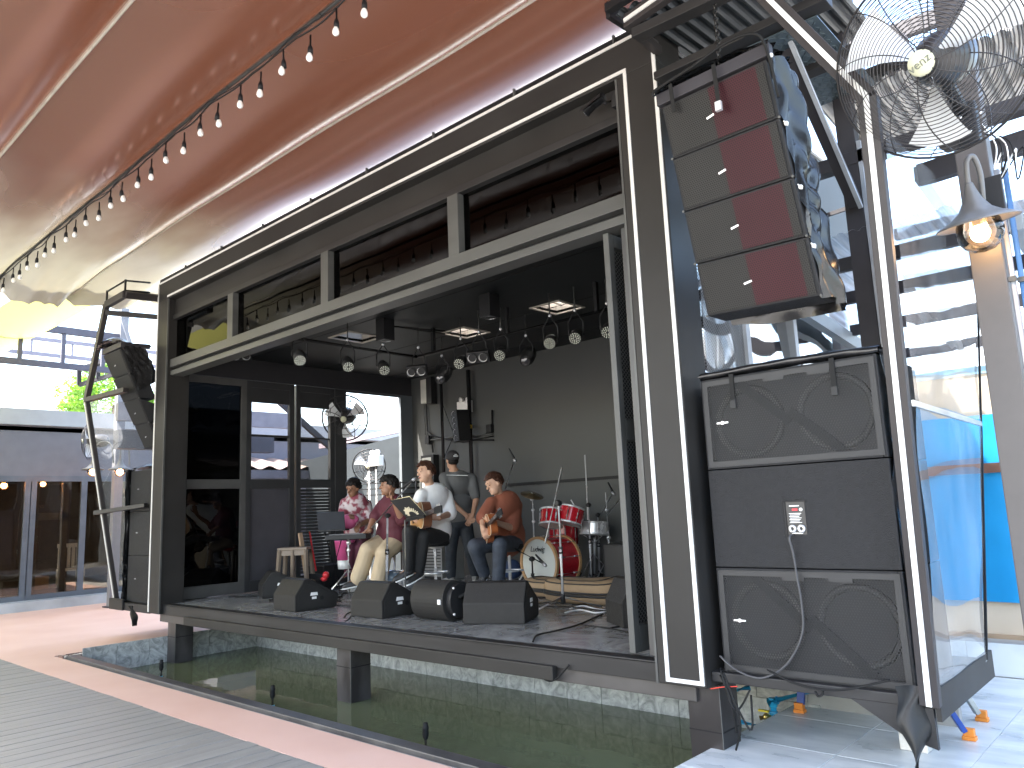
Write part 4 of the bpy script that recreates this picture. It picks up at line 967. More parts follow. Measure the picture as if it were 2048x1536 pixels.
MB().tube(spline([at(1535,1340,Y=.02), at(1600,1370,Y=.0), at(1680,1380,Y=-.0), at(1780,1360,Y=.03)]), .006, 6).tube(spline([at(1630,1382,Y=.02), at(1636,1392,Y=.02), at(1644,1390,Y=.02), at(1646,1382,Y=.02)]), .006,6).build('tower_cable', RUB, label='black cable sagging below the bottom subwoofer of the right tower', cat='cable')
# fountain nozzles in the pool
for i, (px, py) in enumerate(((322,1356),(545,1415),(852,1502))):
    q = at(px, py, Z=-.2); q = V((q.x,q.y,-.2))
    nz_ = thing('fountain_nozzle', ('fountain nozzle in the pool nearest the left pillar','fountain nozzle in the pool left of the middle pillar','fountain nozzle in the pool nearest the bottom edge of the picture')[i], 'nozzle', q-V((0,0,.2)), 'fountain nozzles along the front of the pool')
    MB().cyl(q-V((0,0,.2)), q+V((0,0,.02)), .018, n=12).build('blue_sleeve', mat('cyan_sleeve', (.03,.42,.66), .4), nz_)
    MB().cyl(q+V((0,0,.02)), q+V((0,0,.085)), .012, n=12).build('stem', RUB, nz_)
    MB().lathe([(.0,.07),(.014,.075),(.019,.085),(.022,.10),(.020,.135),(.022,.14),(.022,.155),(.017,.16),(.017,.178),(.010,.182),(0,.182)], q, (0,0,1), 14).build('head', RUB, nz_)
# ================================================================== STAGE EQUIPMENT
WEDGE = mat('wedge_paint', (.022,.021,.020), .55, spec=.2, var=.1, vs=25, bump=.35, bs=190)
WGR = perfmat('wedge_grille', (.024,.023,.022), (.008,.008,.008), .009, .3)
def wedge(lab, a, wdir, W_, D_, H_, prof='wedge'):
    """monitor: a = front corner on the stage at its right end, wdir = along its width, back of the box to the audience"""
    a = V(a); wd = V((*wdir,0)).normalized(); dd = V((-wd.y, wd.x, 0)); 
    if dd.y < 0: dd = -dd
    s = thing('stage_monitor', lab, 'stage monitor', a, 'stage monitors along the stage edge')
    P = [(0,.004),(0,.50),(.20,.97),(.30,1.0),(1.0,.42),(.95,.05),(.9,.004)]
    pr = [a+dd*(x*D_)+V((0,0,z*H_)) for x, z in P]
    MB().prism(pr, wd*W_).build('cabinet', WEDGE, s, bevel=.010)
    f0 = [a+dd*(x*D_)+V((0,0,z*H_)) for x, z in ((.325,.985),(.97,.45))]; nn = V((dd.x*.5,dd.y*.5,.85)).normalized()
    MB().prism([f0[0]+wd*.02, f0[1]+wd*.02, f0[1]+wd*(W_-.02), f0[0]+wd*(W_-.02)], nn*.008).build('grille', WGR, s)
    e = -wd*.004
    # end panel with sticker and pole hole
    ins = [a+e+dd*(x*D_)+V((0,0,z*H_)) for x, z in ((.06,.08),(.06,.48),(.23,.84),(.36,.80),(.86,.42),(.82,.08))]
    MB().prism(ins, wd*.004).build('end_panel', mat('wedge_end', (.026,.025,.024), .5, spec=.2, bump=.2, bs=120), s, bevel=.0015)
    c = a+e*1.6+dd*(.33*D_)+V((0,0,.46*H_))
    MB().prism([c, c+dd*.085, c+dd*.08+V((0,0,.03)), c+dd*.01+V((0,0,.032))], e).prism([c+dd*.02-V((0,0,.035)), c+dd*.07-V((0,0,.035)), c+dd*.07-V((0,0,.012)), c+dd*.02-V((0,0,.012))], e).build('sticker', WHITE, s)
    h = a+dd*(.60*D_)+V((0,0,.36*H_)); MB().cyl(h+e*1.2, h+e*1.5, .022).build('pole_socket', BLK, s)
    return s
wedge('stage monitor with white stickers, second from the smoked glass door', fl(590,1225), (-1,.06), .46, .50, .315)
wedge('stage monitor standing behind another at the left end, nearest the smoked glass door', (-6.30,.90,STG), (-.92,.40), .42, .52, .31)
wedge('third stage monitor from the left, in front of the music stand', fl(764,1239), (-1,.0), .47, .48, .315)
wedge('wide stage monitor with rough front in front of the guitarist in the brown shirt', fl(1050,1249), (-.89,-.45), .53, .50, .335)
wedge('black stage monitor at the right end, half hidden by the folded door', fl(1246,1258), (-.75,.55), .40, .42, .36)
# rounded full range box lying on its side
a = fl(884,1248); rb = thing('stage_monitor', 'barrel-fronted speaker lying on its side between two wedge monitors', 'stage monitor', a, 'stage monitors along the stage edge')
pr = [a+V((0,.45-.50*math.cos(t),.20+.20*math.sin(t))) for t in [math.radians(q) for q in range(-72,73,12)]]
prf = [a+V((0,.01+.14*(1-math.cos(t)),.175+.172*math.sin(t))) for t in [math.radians(q) for q in range(-85,86,10)]]+[a+V((0,.30,.315)),a+V((0,.42,.235)),a+V((0,.42,.12)),a+V((0,.30,.02))]
MB().prism(prf, (-.42,0,0)).build('cabinet', WEDGE, rb, bevel=.006)
MB().prism([p+V((.055,0,0)) for p in [a+V((0,.05+.12*(1-math.cos(t)),.175+.142*math.sin(t))) for t in [math.radians(q) for q in range(-85,86,10)]]]+[a+V((.055,.27,.29)),a+V((.055,.38,.22)),a+V((.055,.38,.14)),a+V((.055,.27,.05))], (-.055,0,0)).build('end_cap', BPL, rb, bevel=.004)
MB().box(a.x-.055,a.x-.02,a.y+.002,a.y+.012,a.z+.155,a.z+.195).build('badge', WHITE, rb)
MB().ball(a+V((.058,.09,.285)),.012,8,6).build('knob', CHROME, rb); MB().ball(a+V((.058,.09,.07)),.012,8,6).build('knob', CHROME, rb)
MB().tube(spline([a+V((.06,.14,.20)),a+V((.10,.2,.23)),a+V((.10,.28,.22)),a+V((.06,.32,.20))]), .016, 8).build('handle', RUB, rb)
# small white power box
MB().box(-4.95,-4.80,.50,.60,STG,STG+.06).box(-4.96,-4.79,.49,.61,STG+.06,STG+.085).build('power_box', WHITE, label='small white power box on the stage beside the left monitors', cat='power box', bevel=.004)
# ---------------- stands
def tripod(parent, base, rad, h, r=.009, m=None):
    for k in range(3):
        a_ = 2*PI*k/3+.4; MB().tube([base+V((0,0,h)), base+V((math.cos(a_)*rad,math.sin(a_)*rad,.012))], r, 6).build('leg', m or CHROME, parent)
def mic(parent, p, d, r=.020):
    d = V(d).normalized(); p = V(p)
    MB().lathe([(.009,-.17),(.011,-.15),(.016,-.02),(.018,-.005)], p, d, 12).build('microphone_body', BPL, parent)
    MB().lathe([(.018,-.008),(r,.0),(r*1.05,.015),(r*.9,.032),(r*.4,.046),(0,.048)], p, d, 14).build('microphone_head', mat('mic_mesh',(.30,.30,.31),.4,metal=.8), parent)
def boom_stand(lab, base, top, b0, b1, m=None, micd=None, r=.0125, rad=.26, clutch=True):
    s = thing('microphone_stand', lab, 'microphone stand', base, 'microphone stands on the stage'); m = m or CHROME
    base, top, b0, b1 = map(V, (base, top, b0, b1))
    MB().tube([base+V((0,0,.05)), base.lerp(top,.55)], r*1.25, 8).tube([base.lerp(top,.55), top], r*.9, 8).build('pole', m, s)
    MB().cyl(base.lerp(top,.52), base.lerp(top,.58), r*1.9).build('collar', BPL, s)
    if b0 != b1: MB().tube([b0, b1], r*.75, 8).build('boom_arm', m, s)
    if clutch: MB().ball(top, r*2.4, 10, 7).cyl(top-V((.0,.03,0)), top+V((0,.03,0)), r*1.6).build('clutch', BPL, s)
    tripod(s, base, rad, .10, r*.9, m)
    MB().lathe([(.012,.04),(.024,.05),(.024,.12),(.012,.14)], base, (0,0,1), 12).build('leg_hub', BPL, s)
    if micd is not None: mic(s, b1, micd)
    return s
b_ = dp(773,1182,8.9); b_.z = STG
boom_stand('boom stand with the microphone in front of the singer in white', b_, dp(775,1031,8.85), dp(744,1055,8.85), dp(826,960,8.75), micd=dp(840,952,8.75)-dp(815,970,8.75))
b_ = fl(1127,1216); d_ = (b_-CAM).dot(FW)
boom_stand('empty chrome boom stand standing nearest the stage edge in front of the drums', b_, dp(1117,1006,d_+.05), dp(1090,1087,d_-.05), dp(1124,935,d_+.15), rad=.36)
boom_stand('boom stand leaning up behind the head of the guitarist in brown', V((-4.15,3.35,STG)), dp(1005,1010,9.7), dp(1000,1010,9.7), dp(1029,919,9.7), micd=(.3,0,-.5))
q = dp(1183,1165,9.1); q.z = STG; boom_stand('tall thin boom stand standing upright behind the red toms', q, dp(1177,1010,9.1), dp(1176,1040,9.05), dp(1170,910,9.3))
q = dp(1221,1165,9.4); q.z = STG; hh_ = thing('hi_hat_stand', 'chrome hi-hat stand without cymbals at the right end of the drum kit', 'cymbal stand', q)
MB().tube([q, dp(1216,1060,9.4)], .013, 8).tube([dp(1216,1060,9.4), dp(1211,985,9.4)], .006, 8).build('pole', CHROME, hh_); tripod(hh_, q, .28, .32, .008)
MB().ball(dp(1213,1020,9.4), .02).build('wing_clamp', CHROME, hh_); MB().ball(dp(1217,1075,9.4), .026).build('wing_clamp', CHROME, hh_); MB().tube([dp(1213,1030,9.4), dp(1238,1000,9.3)], .008, 6).build('side_arm', CHROME, hh_)
MB().box(q.x-.05,q.x+.05,q.y-.22,q.y+.02,STG+.02,STG+.035).build('pedal', CHROME, hh_)
# music stand
mb_ = dp(811,1192,8.25); mb_.z = STG
ms = thing('music_stand', 'black perforated music stand in front of the singer', 'music stand', mb_)
MB().tube([mb_+V((0,0,.02)), dp(810,1040,8.25)], .010, 8).build('pole', mat('grey_pole',(.30,.30,.30),.35,metal=.7), ms); tripod(ms, mb_, .25, .10, .008, BPL)
A, B_, C_, D_ = dp(780,1001,8.35), dp(818,994,8.15), dp(852,1031,8.05), dp(815,1039,8.25)
nn = (B_-A).cross(D_-A).normalized(); 
if nn.dot(FW) > 0: nn = -nn
MB().prism([A,B_,C_,D_], nn*-.006).build('desk', BPL, ms)
for k in range(13):
    a_ = PI*(k+.5)/13; ctr = A.lerp(B_,.48).lerp(D_.lerp(C_,.48),.86)
    u_ = (B_-A).normalized(); v_ = (A-D_).normalized(); dr = u_*math.cos(a_)+v_*math.sin(a_)*1.0
    MB().bar(ctr+dr*.055+nn*.002, ctr+dr*(.085+.028*math.sin(a_)+.01*(k % 2))+nn*.002, .014,.003,up=nn).build('cut_out', mat('cream_backlit_slot', (.60,.53,.38), .6), ms)
MB().bar(D_+nn*.02, C_+nn*.02, .03,.02,up=nn).build('lip', BPL, ms)
MB().prism([A.lerp(B_,.1)-nn*.004-V((0,0,0)), B_-nn*.003+V((0,0,.01)), C_-nn*.003, D_.lerp(C_,.1)-nn*.004], nn*-.004).build('song_folder', mat('cream_paper', (.66,.58,.36), .7), ms)
# keyboard stand with sampler, laptop
kq = dp(697,1185,9.1); kq.z = STG
kt_ = thing('sampler_stand', 'chrome drum stand carrying a flat black sampler beside the seated man in maroon', 'stand', kq)
tp = dp(697,1078,9.1); MB().tube([kq+V((0,0,.05)), tp], .013, 8).build('pole', CHROME, kt_); tripod(kt_, kq, .30, .30, .010)
MB().ball(dp(697,1085,9.1), .03).build('clamp', CHROME, kt_); MB().ball(dp(697,1100,9.1),.022).build('clamp', CHROME, kt_)
sm = thing('sampler', 'flat black electronic sampler pad on the chrome stand', 'sampler', tp)
M_ = basis(tp, RT.to_2d().to_3d().normalized(), (FW.to_2d().to_3d()).normalized(), (0,0,1))
MB().box(-.24,.24,-.16,.16,.0,.055,M_).build('case', BPL, sm, bevel=.006)
for i in range(4): MB().box(-.20+.105*i,-.11+.105*i,-.05,.10,.056,.062,M_).build('pad', mat('grey_pad',(.07,.07,.075),.5), sm)
MB().box(-.20,.20,-.145,-.08,.056,.060,M_).build('control_strip', mat('grey_strip',(.20,.20,.20),.4), sm)
lp0 = dp(668,1062,9.8); lp = thing('laptop', 'open dark laptop on a stand left of the man in the floral shirt', 'laptop', lp0)
Ml = basis(lp0, RT.to_2d().to_3d().normalized(), FW.to_2d().to_3d().normalized(), (0,0,1))
MB().box(-.17,.17,-.12,.12,0,.02,Ml).build('keyboard_half', BPL, lp, bevel=.003)
MB().prism([Ml @ V(p) for p in ((-.17,-.12,.02),(.17,-.12,.02),(.17,-.19,.24),(-.17,-.19,.24))], V((0,0,0))+FW*.012).build('screen_half', mat('laptop_lid',(.03,.033,.040),.35), lp)
for dx in (-.12,.12): MB().tube([Ml @ V((dx,0,-.01)), Ml @ V((-dx*.6,0,-.72))], .011, 6).build('stand_leg', BPL, lp)
# tall plastic stool, plank, broom, bits by the left wall
sq = dp(591,1094,9.95); st0 = STG; PLS = mat('brown_plastic', (.20,.155,.115), .5, var=.1)
sto = thing('plastic_stool', 'tall brown plastic stool beside the door panels on the left', 'stool', V((sq.x,sq.y,STG)))
Ms = basis(V((sq.x,sq.y,0)), RT.to_2d().to_3d().normalized(), FW.to_2d().to_3d().normalized(), (0,0,1)); hz = sq.z
MB().box(-.19,.19,-.16,.16,hz-.035,hz,Ms).build('seat', PLS, sto, bevel=.010)
for sx in (-1,1):
    for sy in (-1,1): MB().bar(Ms @ V((sx*.165,sy*.135,hz-.03)), Ms @ V((sx*.195,sy*.16,STG+.001)), .055,.04).build('leg', PLS, sto, bevel=.006)
for y_ in (-.135,):
    MB().bar(Ms @ V((0,y_,hz-.03)), Ms @ V((0,y_-.015,STG+.12)), .05,.03).build('front_slat', PLS, sto, bevel=.006)
    MB().box(-.17,.17,y_-.01,y_+.012,hz-.10,hz-.03,Ms).build('apron', PLS, sto)
MB().bar(dp(600,1066,10.15), dp(613,1150,10.0), .055,.03).build('timber_plank', mat('pale_timber',(.40,.27,.17),.7), label='short pale timber plank leaning behind the plastic stool', cat='plank')
br = thing('broom', 'broom with a bright red handle leaning behind the plastic stool', 'broom', dp(634,1150,9.9))
MB().tube([dp(619,1063,10.1), dp(632,1142,9.9)], .012, 8).build('handle', mat('red_plastic', (.60,.03,.035), .4), br); MB().tube([dp(619,1063,10.1), dp(620,1070,10.09)], .013, 8).build('grip', mat('green_plastic',(.05,.35,.15),.5), br); MB().bar(dp(620,1152,9.9), dp(650,1156,9.8), .05,.06).build('head', RUB, br)
# pink bucket with bag on it
pk = dp(690,1098,10.0); pkt = thing('pink_bucket', 'bright pink plastic bucket behind the sampler stand', 'bucket', pk-V((0,0,.1)))
MB().lathe([(0,-.14),(.10,-.14),(.135,.10),(.145,.11),(.13,.10)], pk, (0,0,1), 20).build('tub', mat('pink_plastic',(.62,.10,.26),.4), pkt)
MB().lathe([(0,-.25),(.09,-.25),(.10,-.14),(0,-.14)], pk, (0,0,1), 16).build('white_tub', WHITE, pkt)
pc_ = dp(698,1043,9.95); MB().ell(pc_, (RT*.10,FW*.08,UP*.10)).ell(pc_+RT*.05+UP*.03,(RT*.08,FW*.05,UP*.06)).build('pink_bag', mat('pink_cloth',(.62,.12,.27),.5,bump=.5,bs=12), label='crumpled bright pink bag held by the man in the floral shirt', cat='bag')
# silver equipment rack
rk = thing('equipment_rack', 'silver slatted equipment rack behind the singer stool', 'rack', (-5.95,3.55,STG)); SIL = mat('silver_rack',(.48,.48,.46),.35,metal=.5)
rq = dp(866,1120,10.75); rx, ry = rq.x, rq.y
MB().box(rx-.20,rx+.20,ry,ry+.4,STG+.02,STG+.62).build('case', mat('rack_dark',(.05,.05,.05),.5), rk)
for k in range(13): MB().box(rx-.185,rx+.185,ry-.02,ry,STG+.05+.042*k,STG+.078+.042*k).build('slat', SIL, rk)
for sx in (-1,1): MB().box(rx+sx*.20-.012,rx+sx*.20+.012,ry-.025,ry+.40,STG+.0,STG+.66).build('side_rail', SIL, rk)
# bar stool of the singer, red stool, guitarist's stool
def round_stool(lab, c, seat_z, m_seat, base_r=.20):
    c = V((c.x,c.y,STG)); s = thing('bar_stool', lab, 'stool', c)
    MB().lathe([(0,seat_z-.07),(.15,seat_z-.065),(.17,seat_z-.04),(.165,seat_z-.008),(.13,seat_z),(0,seat_z)], (c.x,c.y,0), (0,0,1), 24).build('seat', m_seat, s)
    MB().cyl((c.x,c.y,STG+.03),(c.x,c.y,seat_z-.06),.022).build('column', CHROME, s)
    MB().lathe([(0,.045),(.03,.045),(base_r*.9,.014),(base_r,.004),(0,.0)], c, (0,0,1), 28).build('base', CHROME, s)
    MB().tube([c+V((math.cos(t)*.15,math.sin(t)*.15,.24)) for t in [2*PI*k/24 for k in range(24)]], .010, 6, closed=True).tube([c+V((-.15,0,.24)),c+V((.15,0,.24))], .008, 6).build('foot_ring', CHROME, s)
    return s
round_stool('chrome bar stool with black seat under the singer in white', dp(870,1090,8.95), 1.055, RUB)
round_stool('low chrome stool with red seat under the man in maroon', dp(788,1095,9.35), .99, mat('red_vinyl',(.45,.02,.03),.35))
round_stool('chrome stool with dark seat under the guitarist in brown', dp(1018,1096,8.75), .99, RUB)
# ---------------- drum kit (faces the audience)
RED = mat('red_sparkle_shell', (.42,.008,.018), .18, var=.25, vs=60, coat=.8); SKIN_D = mat('drum_head', (.66,.68,.64), .45, var=.04)
WOODH = mat('maple_hoop', (.52,.30,.14), .35, var=.15, coat=.3)
bc = dp(1077,1109,8.95); BR = .285; bc.z = STG+BR+.012
bd = thing('bass_drum', 'red bass drum with white front head and wooden hoop', 'drum', (bc.x,bc.y,STG))
ax = V((0.06,1,0)).normalized()
MB().lathe([(BR,0.02),(BR,.40)], bc, ax, 40).build('shell', RED, bd)
MB().lathe([(BR*.965,.006),(BR*.6,.004),(0,.004)], bc, ax, 40).build('front_head', SKIN_D, bd)
for z0 in (-.012,.385): MB().lathe([(BR*.955,z0),(BR+.016,z0),(BR+.016,z0+.035),(BR*.955,z0+.035),(BR*.955,z0)], bc, ax, 40, sm=False).build('hoop', WOODH, bd)
for k in range(10):
    a_ = 2*PI*k/10+.2; s_, u_ = frame(ax)[1:]; o_ = bc+(s_*math.cos(a_)+u_*math.sin(a_))*(BR+.02)
    MB().tube([o_+ax*.005, o_+ax*.40], .004, 5).tube([o_+ax*.06,o_+ax*.11], .012, 6).tube([o_+ax*.29,o_+ax*.34], .012, 6).build('lug', CHROME, bd)
for sx in (-1,1): MB().tube([bc+V((sx*BR*.8,.08,-BR*.5)), V((bc.x+sx*(BR+.09),bc.y-.02,STG+.008))], .009, 6).build('spur', CHROME, bd)
put_text('Ludwig', .088, basis(bc+V((-.015,-.004,.155)), V((1,-.06,0)).normalized(), (0,0,1), -ax), INK, bd, shear=.3, spacing=.9)
def tom(name, lab, c, r, h, axis, m=RED, n=8):
    c, axis = V(c), V(axis).normalized(); t = thing(name, lab, 'drum', c-V((0,0,.1)))
    MB().lathe([(r,0),(r,h)], c, axis, 32).build('shell', m, t)
    MB().lathe([(r*.97,h+.012),(0,h+.012)], c, axis, 32).build('head', SKIN_D, t)
    for z in (-.012,h-.004): MB().lathe([(r*.97,z),(r+.010,z),(r+.010,z+.022),(r*.97,z+.022)], c, axis, 32).build('rim', CHROME, t)
    MB().lathe([(r*.97,-.004),(0,-.004)], c, axis, 32).build('bottom_head', SKIN_D, t)
    s_, u_ = frame(axis)[1:]
    for k in range(n):
        o_ = c+(s_*math.cos(2*PI*k/n)+u_*math.sin(2*PI*k/n))*(r+.010); MB().tube([o_+axis*.0,o_+axis*h], .004, 5).tube([o_+axis*(h*.3),o_+axis*(h*.7)], .011, 6).build('lug', CHROME, t)
    return t
tom('rack_tom', 'left red rack tom above the bass drum', dp(1101,1050,9.15), .135, .17, (-.10,.30,.95))
tom('rack_tom', 'right red rack tom above the bass drum', dp(1138,1046,9.2), .150, .18, (.12,.30,.95))
tom('floor_tom', 'lower red drum half hidden behind the bass drum', dp(1128,1090,9.6), .18, .30, (0,.02,1))
tom('snare_drum', 'chrome snare drum to the right of the red toms', dp(1188,1068,9.45), .17, .13, (0,.10,1), CHROME, 10)
sq_ = dp(1190,1170,9.45); sq_.z = STG; ss = thing('snare_stand', 'chrome snare stand with crossed legs beside the bass drum', 'stand', sq_); MB().tube([sq_+V((0,0,.1)), dp(1189,1075,9.45)], .014, 8).build('pole', CHROME, ss); tripod(ss, sq_, .30, .34, .011)
for k in range(3): a_ = 2*PI*k/3; MB().tube([dp(1189,1085,9.45), dp(1189,1070,9.45)+V((math.cos(a_)*.16,math.sin(a_)*.16,.02))], .009, 6).build('basket_arm', CHROME, ss)
q = dp(1071,1170,9.7); q.z = STG; cs = thing('cymbal_stand', 'chrome stand holding one tilted cymbal left of the toms', 'cymbal stand', q)
MB().tube([q, dp(1066,1020,9.7)], .013, 8).tube([dp(1066,1020,9.7), dp(1064,985,9.7)], .008, 8).build('pole', CHROME, cs); tripod(cs, q, .30, .34, .010)
for q_ in ((1066,1020,.022),(1067,1043,.024),(1064,998,.026)): MB().ball(dp(q_[0],q_[1],9.7),q_[2]).build('wing_clamp', CHROME, cs)
MB().lathe([(.012,.018),(.04,.012),(.05,.002),(.15,-.012),(.15,-.014),(.05,0)], dp(1064,989,9.7), (.42,-.10,1), 32).build('cymbal', mat('dark_bronze',(.16,.12,.07),.3,metal=.8), cs)
kq2 = dp(1066,1170,8.4); kq2.z = STG; boom_stand('short black boom stand with the kick drum microphone', kq2, dp(1064,1118,8.4), dp(1030,1098,8.55), dp(1088,1128,8.25), BPL, micd=(.5,-.1,-.35), rad=.16)
MB().box(-2.9,-2.55,3.1,3.4,STG+.02,STG+.5).build('drum_throne', BPL, label='black padded drum throne behind the drum kit', cat='stool', bevel=.03)
# bags
BAGB = mat('tan_canvas', (.25,.17,.095), .8, var=.12, bump=.25, bs=120); BAGK = mat('black_webbing', (.014,.013,.012), .7)
def bag(lab, c, rx_, ry_, rz_, yaw):
    c = V(c); s = thing('gig_bag', lab, 'bag', c, 'soft cases lying in front of the drums'); Mz = Matrix.Rotation(yaw,3,'Z')
    prof = [(.80,0),(.97,.10),(1.0,.35),(1.0,.72),(.95,.92),(.80,1.0)]
    def ring(q, z, n=28): return [c+Mz @ V((rx_*q*math.copysign(abs(math.cos(t))**.55,math.cos(t)), ry_*q*math.copysign(abs(math.sin(t))**.55,math.sin(t)), z*rz_+.012*math.sin(t*2+z))) for t in [2*PI*k/n for k in range(n)]]
    b = MB(); n = 28; vs = []
    for q, z in prof: vs += ring(q, z)
    fs = [(i*n+k, i*n+(k+1) % n, (i+1)*n+(k+1) % n, (i+1)*n+k) for i in range(len(prof)-1) for k in range(n)]
    vs.append(c+V((0,0,rz_*1.02))); fs += [((len(prof)-1)*n+k, (len(prof)-1)*n+(k+1) % n, len(vs)-1) for k in range(n)]
    b.add(vs, fs, True).build('body', BAGB, s)
    for q, z, r in ((1.005,.38,.014),(1.005,.50,.012),(.96,.90,.007),(.70,1.02,.006)): MB().tube(ring(q,z), r, 6, closed=True).build('piping', BAGK, s)
    return s
g0 = fl(1150,1212); bag('brown soft case with black bands lying nearest the stage edge', (g0.x-.1,g0.y+.32,STG), .42, .24, .22, .12)
bag('brown soft case lying half behind the front monitor', (g0.x-.72,g0.y+.62,STG), .36, .24, .18, .1)
bb = dp(1024,1140,9.3); MB().ell(bb, (RT*.13,FW*.10,UP*.11)).ell(bb+UP*.03,(RT*.11,FW*.09,UP*.10)).build('blue_bag', mat('navy_cloth',(.02,.045,.11),.7,bump=.4,bs=15), label='dark blue cloth bag beside the bass drum', cat='bag')
pbg = dp(783,1155,9.2); MB().ell(pbg, (RT*.12,FW*.1,UP*.09)).build('plastic_bag', mat('pale_blue_film',(.25,.33,.42),.2,bump=.8,bs=20), label='pale blue plastic bag on the floor behind the singer sandals', cat='bag')
# floor rug under the drums and cable tangles
MB().grid(lambda u,v: V((-4.3+2.6*u, 2.3+1.5*v, STG+.005+.003*math.sin(u*20+v*14))), 30, 20).build('rug', mat('dark_patterned_rug',(.05,.03,.04),.9,var=.5,vs=18,c2=(.13,.055,.075)), label='dark patterned rug under the drum kit', cat='rug')
cb = MB(); Rr = random.Random(11)
for k in range(34):
    p = V((Rr.uniform(-6.6,-1.0), Rr.uniform(.7,3.4), STG+.008)); pts = [p]; a_ = Rr.uniform(0,6.28)
    for j in range(7):
        a_ += Rr.uniform(-.7,.7); p = p+V((math.cos(a_)*.22, math.sin(a_)*.11, 0)); p.y = max(.35, min(3.9,p.y)); p.x = max(-7.0,min(-.6,p.x)); pts.append(p)
    cb.tube(spline(pts,4), .006, 5)
cb.build('cable_tangle', RUB, label='tangle of black cables spread over the stage floor', cat='cables', kind='stuff')
MB().tube(spline([fl(1140,1218),fl(1165,1212),fl(1190,1218),fl(1215,1222),fl(1190,1226),fl(1160,1220),fl(1130,1226)],6), .009, 6).build('white_cable', WHITE, label='loose white cable on the floor near the front boom stand', cat='cable')
MB().tube(spline([at(1066,1283,Z=STG+.01),at(1075,1270,Z=STG+.01),at(1110,1262,Z=STG+.01),at(1160,1248,Z=STG+.01),at(1205,1228,Z=STG+.01)],6), .007, 6).build('long_cable', RUB, label='long black cable running to the stage edge on the right', cat='cable')
# ---------------- lights and fittings under the ceiling
LENS = mat('led_lens', (.75,.78,.70), .15, var=0, rvar=0, coat=.5)
def par(lab, p, aim, r=.064, rod=.26, kind='par'):
    p = V(p); aim = V(aim).normalized(); s_, u_ = frame(aim)[1:]
    t = thing('stage_light', lab, 'stage light', p-V((0,0,.1)), 'stage lights on the ceiling pipes')
    if kind == 'par':
        MB().lathe([(0,-.20),(r*.6,-.20),(r*.75,-.17),(r,-.12),(r,0),(r*.92,.0),(r*.92,-.01),(0,-.012)], p, aim, 20).build('can', BPL, t)
        lm = MB()
        for ring_, cnt in ((.30,6),(.55,10),(.80,15)):
            for k in range(cnt): a_ = 2*PI*k/cnt; lm.ell(p+(s_*math.cos(a_)+u_*math.sin(a_))*r*ring_+aim*.002, (s_*.0068,u_*.0068,aim*.004), 6, 4)
        lm.build('led_array', LENS, t)
    elif kind == 'blinder':
        M_ = basis(p, s_, u_, aim); MB().box(-.125,.125,-.065,.065,-.08,-.012,M_).build('housing', BPL, t, bevel=.008)
        for k in (-1,1): MB().lathe([(.052,.004),(.045,-.01),(.02,-.03),(0,-.032)], p+s_*.062*k, aim, 18).build('reflector', CHROME, t); 
        for k in (-1,1): MB().lathe([(.058,-.002),(.058,.008),(.050,.008)], p+s_*.062*k, aim, 18).build('bezel', BPL, t)
    else:
        MB().lathe([(0,-.34),(.07,-.33),(.085,-.25),(.085,-.10),(.065,-.08),(.065,0),(.055,.01),(.05,-.005),(0,-.006)], p, aim, 20).build('head', BPL, t); MB().lathe([(.048,.0),(.03,.012),(0,.016)], p, aim, 16).build('lens', mat('dark_lens',(.06,.06,.065),.05,coat=1.), t)
    top_ = V((p.x,p.y,p.z))-aim*.10; h = V((top_.x,top_.y,min(CE,top_.z+rod)))
    MB().tube([top_+s_*(r+.012), top_+s_*(r+.012)+V((0,0,.14)), h, top_-s_*(r+.012)+V((0,0,.14)), top_-s_*(r+.012)], .008, 5).build('yoke', BPL, t)
    MB().tube([h, V((h.x,h.y,CE))], .010, 6).build('hook', MG, t); MB().ball(h, .018, 8, 6).build('clamp', CHROME, t)
    return t
rowA = ((600,721,'first round LED stage light from the left, over the smoked glass door'), (697,734,'second round LED stage light from the left'), (769,741,'third round LED stage light from the left'))
for px, py, lab in rowA: par(lab, at(px,py,Z=3.0), V((.62,-.35,-.55)))
rowB = ((832,744,'blinder','twin-lens blinder lamp left of the corner of the light pipes'), (880,758,'spot','moving-head spot lamp hanging over the wall boxes'), (918,728,'par','round LED stage light just right of the pipe corner'), (955,716,'blinder','twin-lens blinder lamp between two round stage lights'), (999,711,'par','round LED stage light in the middle of the rear pipe'), (1050,722,'spot','moving-head spot lamp with dark lens on the rear pipe'), (1099,687,'par','second round LED stage light from the right end'), (1150,677,'par','round LED stage light at the right end of the rear pipe'), (1215,665,'par','dark stage light half hidden behind the folded door'))
for px, py, kd, lab in rowB: par(lab, at(px,py,Z=3.0), V((.40,-.75,-.45)), kind=kd)
par('small twin lamp high up near the left wall', at(482,713,X=-6.5), V((.6,-.4,-.5)), kind='blinder')
lp_ = thing('light_pipe', 'black pipe grid under the ceiling carrying the stage lights', 'pipe', (-3.5,1.9,3.2))
MB().tube([(-4.70,.3,3.25),(-4.70,2.05,3.25)], .022, 8).build('pipe', BLK, lp_); MB().tube([(-4.75,2.02,3.25),(-.6,2.02,3.25)], .022, 8).build('pipe', BLK, lp_)
for x in (-4.4,-3.2,-2.0): MB().box(x-.02,x+.02,2.0,2.04,3.25,CE).build('dropper', BLK, lp_)
def downlight(lab, p, s=.075, h=.24):
    p = V(p); t = thing('ceiling_downlight', lab, 'downlight', p, 'box downlights on the stage ceiling')
    MB().box(p.x-s,p.x+s,p.y-s,p.y+s,CE-h,CE).build('housing', BPL, t, bevel=.004); MB().lathe([(s*.8,-.002),(s*.75,.01),(0,.03)], (p.x,p.y,CE-h), (0,0,1), 16).build('reflector', CHROME, t)
